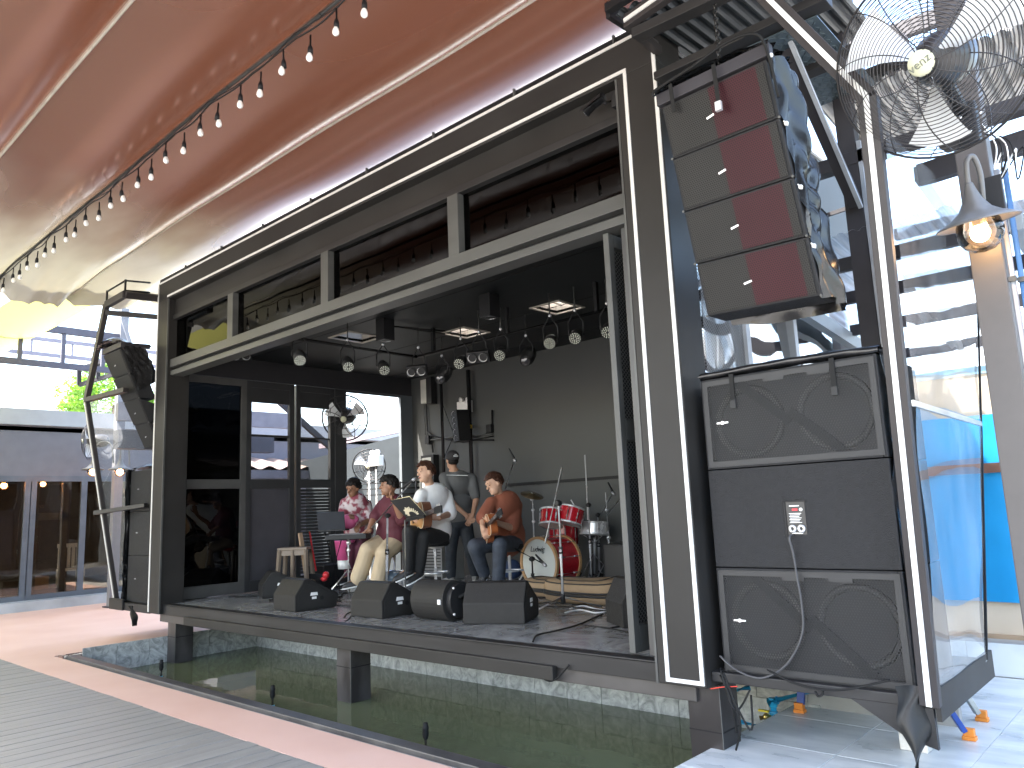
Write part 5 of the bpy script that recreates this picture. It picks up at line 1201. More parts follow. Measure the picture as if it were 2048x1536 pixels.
downlight('square black downlight box on the stage ceiling, nearer the left', at(770,640,Z=CE)); downlight('square black downlight box in the middle of the stage ceiling', at(978,590,Z=CE))
q0 = at(782,652,Z=CE-.05); MB().tube([q0, at(890,668,Z=CE-.05)], .010, 6).tube([q0+V((0,.05,0)), at(890,662,Z=CE-.05)], .010, 6).build('ceiling_conduit', BLK, label='thin black conduit pair running across the stage ceiling', cat='conduit')
# ---------------- fittings on the back wall
YW = 4.10
def bw(px, py, off=.0): return at(px, py, Y=YW-off)
def wtube(pts, r, m, off=.03): return MB().tube([bw(x,y,off) for x,y in pts], r, 8)
pw = thing('wall_pole', 'thick black pole with a yellow tape band standing against the back wall', 'pole', bw(945,1000,.12)); wtube([(936,740),(946,1010)], .032, BLK, .12).build('shaft', BLK, pw); MB().tube([bw(940.5,850,.12), bw(941,857,.12)], .034, 8).build('tape', mat('yellow_tape',(.65,.45,.05),.5), pw)
wtube([(880,700),(889,990)], .026, BLK, .12).build('wall_pole', BLK, label='thinner black pole left of the taped pole', cat='pole')
cdt = thing('wall_conduit', 'grey and black conduit runs with boxes on the left of the back wall', 'conduit', bw(900,900,.02))
for pts, r, m in (([(848,800),(850,868),(858,880),(890,876),(985,868)],.012,MG), ([(852,800),(855,862),(866,872),(900,880),(987,880)],.012,BLK), ([(925,885),(987,872)],.010,BLK), ([(882,800),(908,870),(884,925)],.006,RUB), ([(945,876),(972,868),(984,852),(984,820)],.012,BLK), ([(862,870),(866,905)],.012,BLK)):
    wtube(pts, r, m).build('conduit', m, cdt)
for (x0,y0,x1,y1,m) in ((856,872,864,888,BPL),(978,850,988,865,BPL)):
    p, q = bw(x0,y0), bw(x1,y1); MB().box(p.x,q.x,YW-.07,YW,q.z,p.z).build('junction_box', m, cdt, bevel=.003)
fdl = thing('flood_light', 'tall white and black flood light panel high on the back wall', 'flood light', bw(862,810)); p, q = bw(852,762), bw(866,806)
MB().box(p.x,q.x,YW-.12,YW-.03,q.z,p.z).build('panel', mat('cream_panel',(.40,.40,.36),.4), fdl, bevel=.004); MB().box(q.x,q.x+.12,YW-.14,YW-.02,q.z-.03,p.z+.02).build('housing', BPL, fdl, bevel=.004)
wbx = thing('wall_cabinet', 'cream metal cabinet on the back wall behind the singer head', 'cabinet', bw(862,990)); p, q = bw(853,912), bw(880,985)
MB().box(p.x,q.x,YW-.12,YW,q.z,p.z).build('case', BPL, wbx, bevel=.004); MB().box(p.x+.03,q.x-.05,YW-.126,YW-.12,q.z+.04,p.z-.04).build('door', mat('cream_panel',(.40,.40,.36),.4), wbx)
cl = thing('column_speaker', 'small tilted black column speaker beside the taped pole', 'speaker', bw(921,887)); p, q = bw(914,818,.3), bw(928,886,.3)
Mc = basis((p+q)/2, V((1,-.15,.10)).normalized(), V((.15,1,.05)).normalized(), V((-.10,0,1)).normalized())
MB().box(-.075,.075,-.10,.12,-.23,.23,Mc).build('cabinet', BPL, cl, bevel=.004)
for k in range(5): MB().lathe([(.042,.0),(.030,-.012),(.01,-.006),(0,-.004)], Mc @ V((-.01,-.102,-.18+.09*k)), Mc.to_3x3() @ V((0,-1,0)), 14).build('driver', mat('silver_cone',(.35,.35,.36),.35,metal=.5), cl)
MB().bar(Mc @ V((0,.1,0)), bw(930,850,.0), .04,.04).build('bracket', BPL, cl)
em = thing('emergency_light', 'white emergency light with two heads beside the black pole', 'emergency light', bw(930,822)); p, q = bw(921,805,.0), bw(946,824,.0)
MB().box(p.x,q.x,YW-.08,YW,q.z,p.z).build('case', WHITE, em, bevel=.006)
for px in (923,936): MB().lathe([(0,-.03),(.035,-.02),(.045,.02),(0,.024)], bw(px,800,.10), (-.2,-1,-.2), 14).build('lamp_head', WHITE, em)

# black cases and loose bits on the floor at the back left
fcs = thing('flight_case', 'black flight case with metal edges on the floor behind the plastic stool', 'case', dp(652,1150,10.4))
c_ = dp(652,1135,10.4); MB().box(c_.x-.25,c_.x+.22,c_.y-.18,c_.y+.2,STG+.002,STG+.30).build('body', BPL, fcs, bevel=.01)
for z in (STG+.02, STG+.18, STG+.285): MB().box(c_.x-.254,c_.x+.224,c_.y-.184,c_.y-.178,z,z+.012).build('edge_trim', MG, fcs)
MB().ball(dp(652,1150,9.7), .045, 10, 7).ell(dp(648,1158,9.7), ((.05,0,0),(0,.04,0),(0,0,.03)), 10, 6).build('red_tool', mat('red_plastic', (.60,.03,.035), .4), label='small red object on the floor beside the broom', cat='tool')
for k, (a, b) in enumerate((((545,1145),(575,1135)),((548,1150),(570,1148)))):
    MB().tube(spline([fl(a[0]-20,1180+4*k), fl(a[0],1176), fl(b[0],1180), fl(b[0]+30,1188)]), .008, 6).build('floor_cable', RUB, label=('upper','lower')[k]+' black cable lying beside the left monitors', cat='cable')
MB().tube(spline([fl(688,1236),fl(694,1228),fl(704,1224),fl(700,1236),fl(690,1244)]), .007, 6).build('coiled_cable', RUB, label='small coil of black cable left of the third monitor', cat='cable')

q = dp(1200,1168,9.6); q.z = STG; boom_stand('chrome boom stand crowded behind the snare drum', q, dp(1196,1030,9.6), dp(1185,1060,9.6), dp(1226,985,9.5), micd=(.4,-.2,-.5))
q = dp(1160,1168,9.9); q.z = STG; boom_stand('short chrome stand behind the right red tom', q, dp(1155,1040,9.9), dp(1160,1030,9.9), dp(1142,1000,9.8))
# ================================================================== PEOPLE
SK1 = mat('skin_tan', (.42,.235,.15), .5, var=.06, vs=12); SK2 = mat('skin_brown', (.27,.135,.08), .5, var=.06, vs=12); SK3 = mat('skin_light', (.52,.31,.21), .5, var=.06, vs=12)
HB = mat('black_hair', (.012,.010,.009), .6, spec=.2, var=.3, vs=60); HD = mat('dark_brown_hair', (.045,.018,.010), .55, spec=.25, var=.4, vs=60)
EYE = mat('dark_eye', (.015,.010,.008), .3, var=0, rvar=0); LIP = mat('lip', (.26,.095,.075), .5, var=0)
def hand(b, w_, d, nrm, side, curl=.5, L=.095):
    d = V(d).normalized(); nrm = V(nrm); nrm = (nrm-d*nrm.dot(d)).normalized(); x = d.cross(nrm).normalized()*side
    w_ = V(w_); b.ell(w_+d*.045, (x*.040, d*.055, nrm*.018)); b.cap(w_-d*.02, w_+d*.02, .027, .030)
    for i, l in enumerate((.85,1.,.95,.78)):
        p = w_+d*.085+x*(.030-.020*i); c1 = (d*math.cos(curl)-nrm*math.sin(curl)); q = p+c1*L*.42*l; c2 = (d*math.cos(curl*2.4)-nrm*math.sin(curl*2.4)); r = q+c2*L*.40*l
        b.cap(p, q, .0095, .009, 8); b.cap(q, r, .009, .0075, 8)
    p = w_+d*.025+x*.036; q = p+(x*.6+d*.8-nrm*.3).normalized()*.040; r = q+(d*.9-nrm*.5-x*.1).normalized()*.032
    b.cap(p, q, .012, .010, 8); b.cap(q, r, .010, .008, 8)
def head(b, h, f, hu):
    hs = f.cross(hu).normalized(); hu = hs.cross(f)
    b.ell(h+hu*.015-f*.008, (hs*.074, f*.093, hu*.108), 20, 14); b.ell(h+f*.022-hu*.055, (hs*.056,f*.066,hu*.062), 16, 10)
    b.cap(h+f*.078+hu*.020, h+f*.102-hu*.016, .010, .015, 10); b.cap(h+f*.070+hu*.034-hs*.035, h+f*.070+hu*.034+hs*.035, .018, .018, 10)
    b.cap(h+f*.078-hu*.052-hs*.014, h+f*.078-hu*.052+hs*.014, .012, .012, 8); b.ell(h+f*.070-hu*.088, (hs*.022,f*.020,hu*.018), 10, 7)
    for k in (-1,1): b.ell(h+hs*.076*k-f*.010-hu*.005, (hs*.012,f*.022,hu*.032), 8, 6)
    return hs, hu
def limb(b, P, Rr):
    for i in range(len(P)-1): b.cap(P[i], P[i+1], Rr[i], Rr[i+1], 12)
def person(lab, J, f, hu, skin, hairm, shirtm, pantm, shoem, hair='short', build=1., sleeve=.75, hem=.08, hands=None, pant_r=(.095,.080,.066), feet=None, wide=1., shirt_ext=0., scalp_only=False, mouth_open=False):
    f = V(f).normalized(); hu = V(hu).normalized(); J = {k: V(v) for k, v in J.items()}
    gz = STG if feet is None else min(v.z for v in J.values())-.1
    pr = thing('person', lab, 'person', (J['pelvis'].x, J['pelvis'].y, STG))
    s = (J['shl']-J['shr']).normalized(); up = (J['chest']-J['pelvis']).normalized(); dpt = s.cross(up).normalized(); s2 = up.cross(dpt)
    W_ = (J['shl']-J['shr']).length/2*wide
    b = MB(); hs, hu = head(b, J['head'], f, hu)
    b.cap(J['neck']-up*.02, J['head']-hu*.06-f*.015, .056*build, .050, 12)
    tor = [(J['chest']+up*.03, W_*.92, .105*build, .17), (J['chest'].lerp(J['pelvis'],.5), W_*.80, .105*build, .16), (J['pelvis'], .155*build, .115*build, .13)]
    for c, a1, a2, a3 in tor: b.ell(c, (s2*a1, dpt*a2, up*a3))
    b.cap(J['shl'], J['shr'], .062, .062); b.cap(J['neck'], J['chest'], .07, .09)
    for sd in 'lr':
        limb(b, [J['sh'+sd], J['el'+sd], J['wr'+sd]], [.052*build, .042*build, .028]); limb(b, [J['hip'+sd], J['kn'+sd], J['an'+sd]], [.085*build, .058, .040])
    for sd, k in (('l',1),('r',-1)):
        d_, n_, cu = (hands or {}).get(sd, (J['wr'+sd]-J['el'+sd], (0,0,1), .6)); hand(b, J['wr'+sd], d_, n_, k, cu)
    ftd = {}
    for sd in 'lr':
        d_ = V((feet or {}).get(sd, (f.x,f.y,-.15))).normalized(); ftd[sd] = d_; a_ = J['an'+sd]
        b.cap(a_-V((0,0,.02)), a_+d_*.15-V((0,0,.045)), .036, .030)
    fuse(b, .0075, 3).build('body', skin, pr)
    # clothes
    t = MB()
    for c, a1, a2, a3 in tor[:2]: t.ell(c, (s2*(a1+.030), dpt*(a2+.026), up*(a3+.02)), 20, 12)
    pc0 = J['pelvis']; t.ell(pc0+up*(.10-hem*.5), (s2*(.175*build+.012)*wide, dpt*(.135*build+.012), up*(.10+hem)), 20, 12)
    t.cap(J['shl']-s*.01, J['shr']+s*.01, .074, .074); t.cap(J['neck']-up*.045, J['chest'], .085, .10)
    for sd in 'lr':
        e = J['sh'+sd].lerp(J['el'+sd], sleeve); t.cap(J['sh'+sd], e, .072*build, .070*build+shirt_ext)
    sh = fuse(t, .012, 5)
    sh.build('shirt', shirtm, pr)
    t = MB(); t.ell(J['pelvis'], (s2*.172*build, dpt*.132*build, up*.13), 20, 12)
    for sd in 'lr':
        a_ = J['an'+sd]; k_ = J['kn'+sd]; limb(t, [J['hip'+sd], J['hip'+sd].lerp(k_,.5), k_, k_.lerp(a_,.5), a_+V((0,0,.015))], [pant_r[0]*build, pant_r[0]*.95*build, pant_r[1], (pant_r[1]+pant_r[2])/2, pant_r[2]])
    fuse(t, .012, 4).build('trousers', pantm, pr)
    for sd in 'lr':
        a_ = J['an'+sd]; d_ = ftd[sd]; t = MB(); n_ = V((0,0,1)); t.cap(a_-V((0,0,.03))-d_*.02, a_+d_*.15-V((0,0,.05)), .046, .036); t.ell(a_+d_*.07-V((0,0,.055)), (d_*.135, d_.cross(n_).normalized()*.047, V((0,0,.026))), 16, 8); t.cap(a_+V((0,0,.02)), a_-V((0,0,.03)), .042,.046)
        fuse(t, .009, 3).build('shoe', shoem, pr)
        so = MB().ell(a_+d_*.07-V((0,0,.078)), (d_*.142, d_.cross(n_).normalized()*.050, V((0,0,.014))), 16, 6).build('sole', WHITE, pr)
    # hair
    if hair:
        rr = random.Random(len(lab)); hb = MB(); c = J['head']+hu*.018-f*.010
        for i in range(900):
            n_ = V((rr.gauss(0,1),rr.gauss(0,1),rr.gauss(0,1))).normalized(); a1, a2, a3 = n_.dot(hs), n_.dot(f), n_.dot(hu)
            fr_lim = .56 if hair != 'fringe' else .40
            if (a2 > .22 and a3 < fr_lim) or (a2 <= .22 and a3 < (-.30 if a2 < -.2 else .02)): continue
            p = c+hs*a1*.077+f*a2*.096+hu*a3*.112
            dr = (n_*.45-hu*.45+f*(.35 if a2 > .1 else -.25)+V((rr.uniform(-.3,.3),)*3)*.6).normalized()
            hb.cap(p, p+dr*rr.uniform(.012,.034), .017, .008, 6)
        fuse(hb, .0075, 3).build('hair', hairm, pr)
    h = J['head']
    for k in (-1,1):
        MB().ell(h+f*.081+hu*.012+hs*.031*k, (hs*.011,f*.006,hu*.0042), 10, 6).build('eye', EYE, pr)
        MB().cap(h+f*.086+hu*.036+hs*.018*k, h+f*.078+hu*.037+hs*.046*k, .004, .003, 6).build('eyebrow', hairm if hair else HB, pr)
    MB().ell(h+f*.092-hu*.050, (hs*.021,f*.006,hu*(.010 if mouth_open else .006)), 10, 6).build('mouth', LIP, pr)
    return pr, hs, hu, s2, dpt, up
def J_(base, d0, **k): return {n: dp(v[0], v[1], v[2] if len(v) > 2 else d0) for n, v in k.items()}
LEFT = -RT.to_2d().to_3d().normalized(); TOC = -FW.to_2d().to_3d().normalized(); ZU = V((0,0,1))
WT = mat('white_cotton', (.84,.84,.83), .8, var=.04, vs=8, bump=.35, bs=14); BKT = mat('black_trousers', (.014,.014,.015), .8, bump=.3, bs=16)
MAR = mat('maroon_cotton', (.080,.011,.021), .75, var=.1, bump=.35, bs=14); BEI = mat('beige_trousers', (.47,.37,.245), .8, var=.08, bump=.35, bs=12)
GRT = mat('grey_tee', (.105,.105,.105), .8, var=.1, bump=.3, bs=14); JNS = mat('dark_jeans', (.030,.036,.046), .8, var=.3, vs=14, bump=.3, bs=20); JN2 = mat('slate_jeans', (.036,.044,.060), .8, var=.35, vs=12, bump=.3, bs=18)
RST = mat('rust_cotton', (.225,.068,.036), .8, var=.1, bump=.35, bs=12)
FLO = mat('floral_shirt', (.26,.05,.075), .7, vs=11, c2=(.58,.50,.50), ramp=(.44,.56), bump=.3, bs=14, rvar=.0)
SHB = mat('black_shoe', (.02,.02,.02), .5); SHG = mat('grey_shoe', (.26,.25,.23), .6)
# singer
J = J_(0, 8.88, head=(851,945,8.80), neck=(862,975), chest=(866,1003), pelvis=(874,1066,8.98), shl=(893,991,9.02), shr=(842,990,8.72), ell=(899,1028,8.92), wrl=(876,1036,8.52), elr=(833,1022,8.60), wrr=(832,1040,8.50), hipl=(884,1074,8.95), hipr=(868,1072,8.85), knl=(846,1072,8.52), anl=(838,1142,8.55), knr=(818,1064,8.42), anr=(817,1138,8.48))
person('singer in an oversized white t-shirt sitting with a guitar at the microphone', J, LEFT*.80+TOC*.62-ZU*.10, ZU+LEFT*.12, SK3, HD, WT, BKT, SHB, wide=1.08, sleeve=.95, hem=.13, shirt_ext=.02, feet={'l':LEFT*.7+TOC*.6-ZU*.35,'r':LEFT*.9+TOC*.3-ZU*.35}, hands={'l':(LEFT*.9+TOC*.2+ZU*.25, TOC, .9),'r':(RT*.8-ZU*.4, TOC, .6)}, mouth_open=True)
# man in maroon
J = J_(0, 9.3, head=(777,972,9.22), neck=(783,999), chest=(785,1022), pelvis=(784,1076), shl=(799,1012,9.16), shr=(768,1010,9.42), ell=(806,1044,9.02), wrl=(788,1004,8.98), elr=(748,1038,9.28), wrr=(737,1062,9.1), hipl=(795,1082,9.24), hipr=(772,1082,9.36), knl=(768,1106,8.98), anl=(758,1160,9.02), knr=(735,1100,9.05), anr=(717,1158,9.08))
person('man in a maroon shirt and wide beige trousers sitting with a hand at his ear', J, LEFT*1.0+TOC*.30-ZU*.05, ZU, SK2, HB, MAR, BEI, SHB, hair='fringe', build=1.18, wide=1.15, sleeve=.85, hem=.10, pant_r=(.105,.098,.10), hands={'l':(ZU*.9+LEFT*.5, LEFT, .5),'r':(LEFT*.8-ZU*.3, ZU, .5)})
# man in the floral shirt
J = J_(0, 10.3, head=(706,976,10.22), neck=(709,996), chest=(712,1016), pelvis=(718,1068,10.35), shl=(733,1008,10.36), shr=(690,1006,10.3), ell=(739,1040,10.2), wrl=(722,1050,10.0), elr=(684,1036,10.15), wrr=(697,1032,9.98), hipl=(728,1076,10.35), hipr=(708,1076,10.3), knl=(724,1096,9.95), anl=(722,1150,10.0), knr=(700,1096,9.95), anr=(698,1150,10.0))
person('man in a red and white floral shirt looking down behind the sampler stand', J, LEFT*.5+TOC*.75-ZU*.45, ZU+TOC*.35, SK2, HB, FLO, mat('plum_trousers',(.09,.02,.04),.8), SHB, wide=1.1, sleeve=.9, hem=.10)
# man with cap, seen from behind
J = J_(0, 10.2, head=(904,921,10.22), neck=(908,943), chest=(914,972), pelvis=(920,1040), shl=(888,955,10.15), shr=(944,957,10.25), ell=(899,1000,10.0), wrl=(932,1030,9.98), elr=(952,1000,10.1), wrr=(945,1032,9.98), hipl=(907,1050,10.18), hipr=(932,1050,10.22), knl=(902,1103,10.15), anl=(902,1153,10.2), knr=(940,1100,10.15), anr=(950,1150,10.3))
pr, hs, hu, s2, dpt, up = person('man in a grey t-shirt and black cap standing with his back to us', J, -TOC*.85+LEFT*.5+ZU*.05, ZU, SK1, HB, GRT, JNS, SHG, hair='', wide=1.05, sleeve=.8, hem=.06, feet={'l':LEFT*.6-TOC*.6-ZU*.1,'r':-TOC*.7-ZU*.1}, hands={'l':(-LEFT*.7-ZU*.6, -TOC, .4),'r':(LEFT*.5-ZU*.8, -TOC, .4)})
h = J['head']; ff_ = (-TOC*.85+LEFT*.5).normalized()
cpb = MB().ell(h+hu*.045-ff_*.010, (hs*.090, ff_*.108, hu*.095), 20, 12); cpb.ell(h+hu*.030-ff_*.012, (hs*.091, ff_*.108, hu*.045), 20, 12); cpb = fuse(cpb, .008, 2); MB().ell(h-hu*.015-ff_*.035, (hs*.073,ff_*.075,hu*.055), 16, 10).build('nape_hair', HB, pr); cpb.build('cap', mat('black_cap',(.018,.016,.017),.75), pr)
MB().ell(h+hu*.035+ff_*.12, (hs*.07,ff_*.075,hu*.012), 14, 6).build('cap_peak', mat('black_cap',(.018,.016,.017),.75), pr)
cb_ = h+hu*.055-ff_*.118
for k, (w1, z1) in enumerate(((.018,.016),(.034,0),(.034,-.010))): MB().bar(cb_-hs*w1+hu*z1, cb_+hs*w1+hu*z1, .006,.006).build('cap_print', WHITE, pr)
MB().bar(dp(893,950,10.03), dp(936,951,10.06), .012,.006).build('shirt_print', WHITE, pr)
# guitarist in brown
J = J_(0, 8.7, head=(988,968,8.62), neck=(1000,996), chest=(1009,1020), pelvis=(1020,1078,8.8), shl=(1033,1010,8.82), shr=(982,1006,8.56), ell=(1024,1056,8.58), wrl=(990,1044,8.22), elr=(966,1038,8.42), wrr=(966,1056,8.22), hipl=(1030,1086,8.78), hipr=(1008,1086,8.68), knl=(1000,1090,8.30), anl=(997,1168,8.34), knr=(950,1092,8.28), anr=(968,1148,8.45))
person('guitarist in a rust brown t-shirt and slate jeans sitting and looking down', J, LEFT*.80+TOC*.55-ZU*.38, ZU+LEFT*.22, SK3, HD, RST, JN2, SHB, wide=1.12, sleeve=.92, hem=.14, shirt_ext=.02, pant_r=(.098,.086,.070), feet={'l':LEFT*.5+TOC*.7-ZU*.1,'r':LEFT*.6+TOC*.3-ZU*.8}, hands={'l':(LEFT*.8+ZU*.5+TOC*.2, TOC, .8),'r':(RT*.3-ZU*.8, TOC, .6)})
# guitars
def guitar(lab, c, neck, nrm, top_m, side_m, sc=1.):
    c = V(c); x = V(neck).normalized(); z = V(nrm); z = (z-x*z.dot(x)).normalized(); y = z.cross(x); M = basis(c, x, y, z) @ Matrix.Scale(sc,4)
    g = thing('acoustic_guitar', lab, 'guitar', c-V((0,0,.2)))
    pts = []; ctrl = [(-.245,0),(-.235,.10),(-.17,.185),(-.08,.185),(0,.130),(.05,.118),(.13,.143),(.20,.125),(.235,.06),(.24,0)]
    sp_ = spline([V((a,b,0)) for a,b in ctrl], 4); out = [(p.x,p.y) for p in sp_]+[(p.x,-p.y) for p in reversed(sp_[1:-1])]
    MB().prism([M @ V((a,b,-.05)) for a,b in out], M.to_3x3() @ V((0,0,.098))).build('body_side', side_m, g)
    MB().prism([M @ V((a*.985,b*.98,.048)) for a,b in out], M.to_3x3() @ V((0,0,.004))).build('soundboard', top_m, g)
    MB().tube([M @ V((a,b,.050)) for a,b in out], .004*sc, 5, closed=True).build('binding', mat('cream_binding',(.7,.62,.45),.4), g)
    MB().lathe([(.048,.0),(0,.0)], M @ V((.06,0,.0535)), z, 20).build('sound_hole', BLK, g)
    MB().box(-.135,-.10,-.07,.07,.052,.062,M).build('bridge', mat('dark_rosewood',(.05,.025,.015),.5), g)
    MB().box(.10,.62,-.024,.024,.045,.060,M).box(.22,.62,-.022,.022,.015,.045,M).build('neck', mat('dark_rosewood',(.05,.025,.015),.5), g)
    MB().prism([M @ V(p) for p in ((.62,-.022,.045),(.64,-.036,.04),(.79,-.038,.02),(.79,.038,.02),(.64,.036,.04),(.62,.022,.045))], M.to_3x3() @ V((0,0,.014))).build('headstock', BPL, g)
    for k in range(3):
        for s_ in (-1,1): MB().cyl(M @ V((.66+.045*k,s_*.036,.035)), M @ V((.66+.045*k,s_*.060,.035)), .008, n=8).build('tuner', CHROME, g)
    for k in range(6): MB().tube([M @ V((-.115,-.025+.01*k,.064)), M @ V((.64,-.016+.0065*k,.063))], .0009, 4).build('string', CHROME, g)
    return g
guitar('natural wood acoustic guitar held by the singer', dp(842,1032,8.52), dp(868,1024,8.12)-dp(842,1032,8.52), TOC*.55+LEFT*.8, mat('honey_spruce',(.46,.24,.09),.35,var=.15,stretch=(1,8,1),coat=.4), mat('mahogany_side',(.15,.06,.03),.35,coat=.4))
guitar('small orange-brown acoustic guitar held by the guitarist in brown', dp(978,1054,8.30), dp(995,1036,7.98)-dp(978,1054,8.30), TOC*.60+LEFT*.75, mat('sunburst_top',(.36,.12,.03),.3,var=.3,vs=4,coat=.5), mat('cherry_side',(.30,.085,.025),.3,coat=.5), .80)
# ================================================================== LEFT AND BACK SURROUNDINGS
def onfac(px, py):
    d = ray(px, py); t = (fA-CAM).dot(fn)/d.dot(fn); return CAM+d*t
def zf(py, px=100): return onfac(px, py).z
gb = thing('glass_building', 'low dark grey building with glass doors on the far left', 'building', (fA.x,fA.y,.1))
Mf = basis((fA.x,fA.y,0), fd, -fn, (0,0,1))
Mf = basis((fA.x,fA.y,0), fd, -fn, (0,0,1))          # x along the front, y inwards
def fx(px, py=1050): return (onfac(px,py)-fA).dot(fd)
zp, zb1, zb2, zg = zf(822), zf(853), zf(952), zf(1186)
MB().box(-9,26,-.12,.25,zb1,zp,Mf).build('parapet', mat('pale_grey_fascia',(.30,.31,.32),.6,var=.05), gb)
MB().box(-9,26,0,.25,zb2,zb1,Mf).build('upper_wall', mat('slate_wall',(.125,.125,.145),.6,var=.08), gb)
MB().box(-9,26,0,8,zb1-.1,zb1-.02,Mf).build('roof', BLK, gb); MB().box(-9,26,6,6.1,.1,zb1,Mf).build('inner_wall', mat('brown_interior',(.09,.06,.04),.7,var=.2), gb)
MB().box(-9,26,.0,6,.1,.13,Mf).build('timber_floor', mat('warm_timber_floor',(.58,.33,.13),.35,var=.2,stretch=(.5,6,1)), gb)
BFR = mat('blue_grey_frame',(.085,.10,.125),.4)
MB().box(-9,26,-.02,.06,zb2-.10,zb2,Mf).build('head_rail', BFR, gb); MB().box(-9,26,-.02,.06,.10,zg,Mf).build('sill_rail', BFR, gb)
cuts = [fx(-160),fx(-60),fx(52),fx(63),fx(165),fx(275),fx(390)]
for i, x in enumerate(cuts): MB().box(x-.05,x+.05,-.02,.06,zg,zb2-.10,Mf).build('mullion', BFR, gb)
GG = glassmat('bronze_shop_glass', (.75,.68,.58), .01, wave=.004, base_refl=.05)
for a, b in zip(cuts, cuts[1:]): MB().box(a+.05,b-.05,.01,.02,zg,zb2-.10,Mf).build('pane', GG, gb)
# glazed door leaf standing inside
x0, x1 = fx(78), fx(150)
MB().box(x0,x0+.10,.4,.46,.13,2.3,Mf).box(x1-.10,x1,.4,.46,.13,2.3,Mf).box(x0,x1,.4,.46,1.55,1.68,Mf).box(x0,x1,.4,.46,2.2,2.3,Mf).box(x0,x1,.4,.46,.13,.30,Mf).build('inner_door', mat('olive_frame',(.14,.12,.085),.5), gb)
bx = Mf @ V((fx(115),1.3,.13)); MB().box(fx(95),fx(140),1.0,1.5,.131,.50,Mf).build('cardboard_box', mat('cardboard',(.40,.25,.13),.8), label='brown cardboard box on the floor inside the glass building', cat='box')
MB().box(fx(66),fx(160),1.6,2.2,.131,.42,Mf).build('low_bench', mat('dark_bench',(.05,.04,.03),.6), label='dark low bench inside the glass building behind the cardboard box', cat='bench')
wc = thing('plastic_chair', 'white plastic chair inside the glass building near the left tower', 'chair', Mf @ V((fx(198),1.4,.13)))
cx_ = fx(198)
MB().box(cx_-.2,cx_+.2,1.2,1.6,.55,.59,Mf).build('seat', WHITE, wc)
for k in range(5): MB().box(cx_-.18+.085*k,cx_-.13+.085*k,1.58,1.61,.6,1.02,Mf).build('back_slat', WHITE, wc)
MB().box(cx_-.2,cx_+.2,1.58,1.61,1.0,1.08,Mf).build('back_rail', WHITE, wc)
for sx in (-.18,.18):
    for yy in (1.22,1.58): MB().box(cx_+sx-.02,cx_+sx+.02,yy-.02,yy+.02,.131,.55,Mf).build('leg', WHITE, wc)
# lamps on the left
def bell_lamp(lab, p, sc=1., arm=(.0,.30,.10)):
    p = V(p); t = thing('wall_lamp', lab, 'lamp', p-V((0,0,.2)))
    MB().lathe([(.02,.20),(.03,.16),(.055,.10),(.10,.05),(.17,.02),(.18,0),(.10,.035),(.03,.12)], p, (0,0,1), 24).build('shade', LAMPB, t)
    MB().lathe([(.08,.02),(.09,-.03),(.07,-.08),(.03,-.105),(0,-.11)], p, (0,0,1), 16).build('globe', MATS['lamp_globe_glass'], t)
    MB().ball(p-V((0,0,.035)), .052, 12, 8).build('bulb', mat('warm_lit_bulb', (1,.6,.3), .4, var=0, rvar=0, emit=(1.,.42,.16), es=14.), t)
    a = V(arm); MB().tube(spline([p+V((0,0,.2)), p+V((0,0,.36)), p+a*.4+V((0,0,.44)), p+a*.85+V((0,0,.32)), p+a]), .013, 8).build('gooseneck', LAMPB, t)
pl = at(224,1214,Z=0); dl = (pl-CAM).dot(FW)
lp = thing('steel_post', 'thin grey steel post with the truss beyond the left speaker tower', 'post', (pl.x,pl.y,0)); top_z = dp(235,590,dl).z
MB().box(pl.x-.07,pl.x+.07,pl.y-.07,pl.y+.07,-.01,top_z).build('shaft', mat('grey_post',(.17,.17,.185),.5), lp); MB().box(pl.x-.12,pl.x+.12,pl.y-.12,pl.y+.12,.0,.02).build('foot_plate', STEEL, lp)
bell_lamp('lit gooseneck lamp on the left post, right one of the pair', dp(240,940,dl-.25), arm=(-.25,.25,.10))
bell_lamp('lit gooseneck lamp on the left post, left one of the pair', dp(186,940,dl-.15), arm=(.35,.2,.10))
bell_lamp('added lit lamp inside the glass building at the left edge, where the pane mirrors a lamp', onfac(38,962)+(-fn)*.9, arm=(.0,.3,.2))  # lamp added to warm the interior; the glass only mirrors an orange spot
# truss towards the viewer
tr_ = thing('roof_truss', 'flat dark steel truss crossing the sky at the left edge', 'truss', (pl.x,pl.y-2,3)); PUR = mat('violet_grey_steel',(.06,.055,.075),.5)
zt_, zb_ = dp(235,655,dl).z, dp(190,730,dl).z
MB().bar((pl.x,pl.y,zt_),(pl.x,pl.y-7,zt_), .09,.12).build('top_chord', PUR, tr_); MB().bar((pl.x,pl.y,zb_),(pl.x,pl.y-7,zb_), .09,.10).build('bottom_chord', PUR, tr_)
for k in range(10): MB().box(pl.x-.03,pl.x+.03,pl.y-.65*k-.36,pl.y-.65*k-.30,zb_,zt_).build('web', PUR, tr_)
t2 = thing('roof_truss', 'thinner pale truss far behind the dark one on the left', 'truss', (pl.x-4,pl.y,3)); z1, z2 = dp(120,690,dl+4).z, dp(120,720,dl+4).z
for z in (z1,z2): MB().bar((pl.x-4,pl.y+3,z),(pl.x-4,pl.y-8,z), .06,.08).build('chord', mat('pale_violet_steel',(.20,.18,.22),.5), t2)
for k in range(12): MB().box(pl.x-4.02,pl.x-3.98,pl.y+2.8-.8*k,pl.y+2.84-.8*k,z2,z1).build('web', mat('pale_violet_steel',(.20,.18,.22),.5), t2)
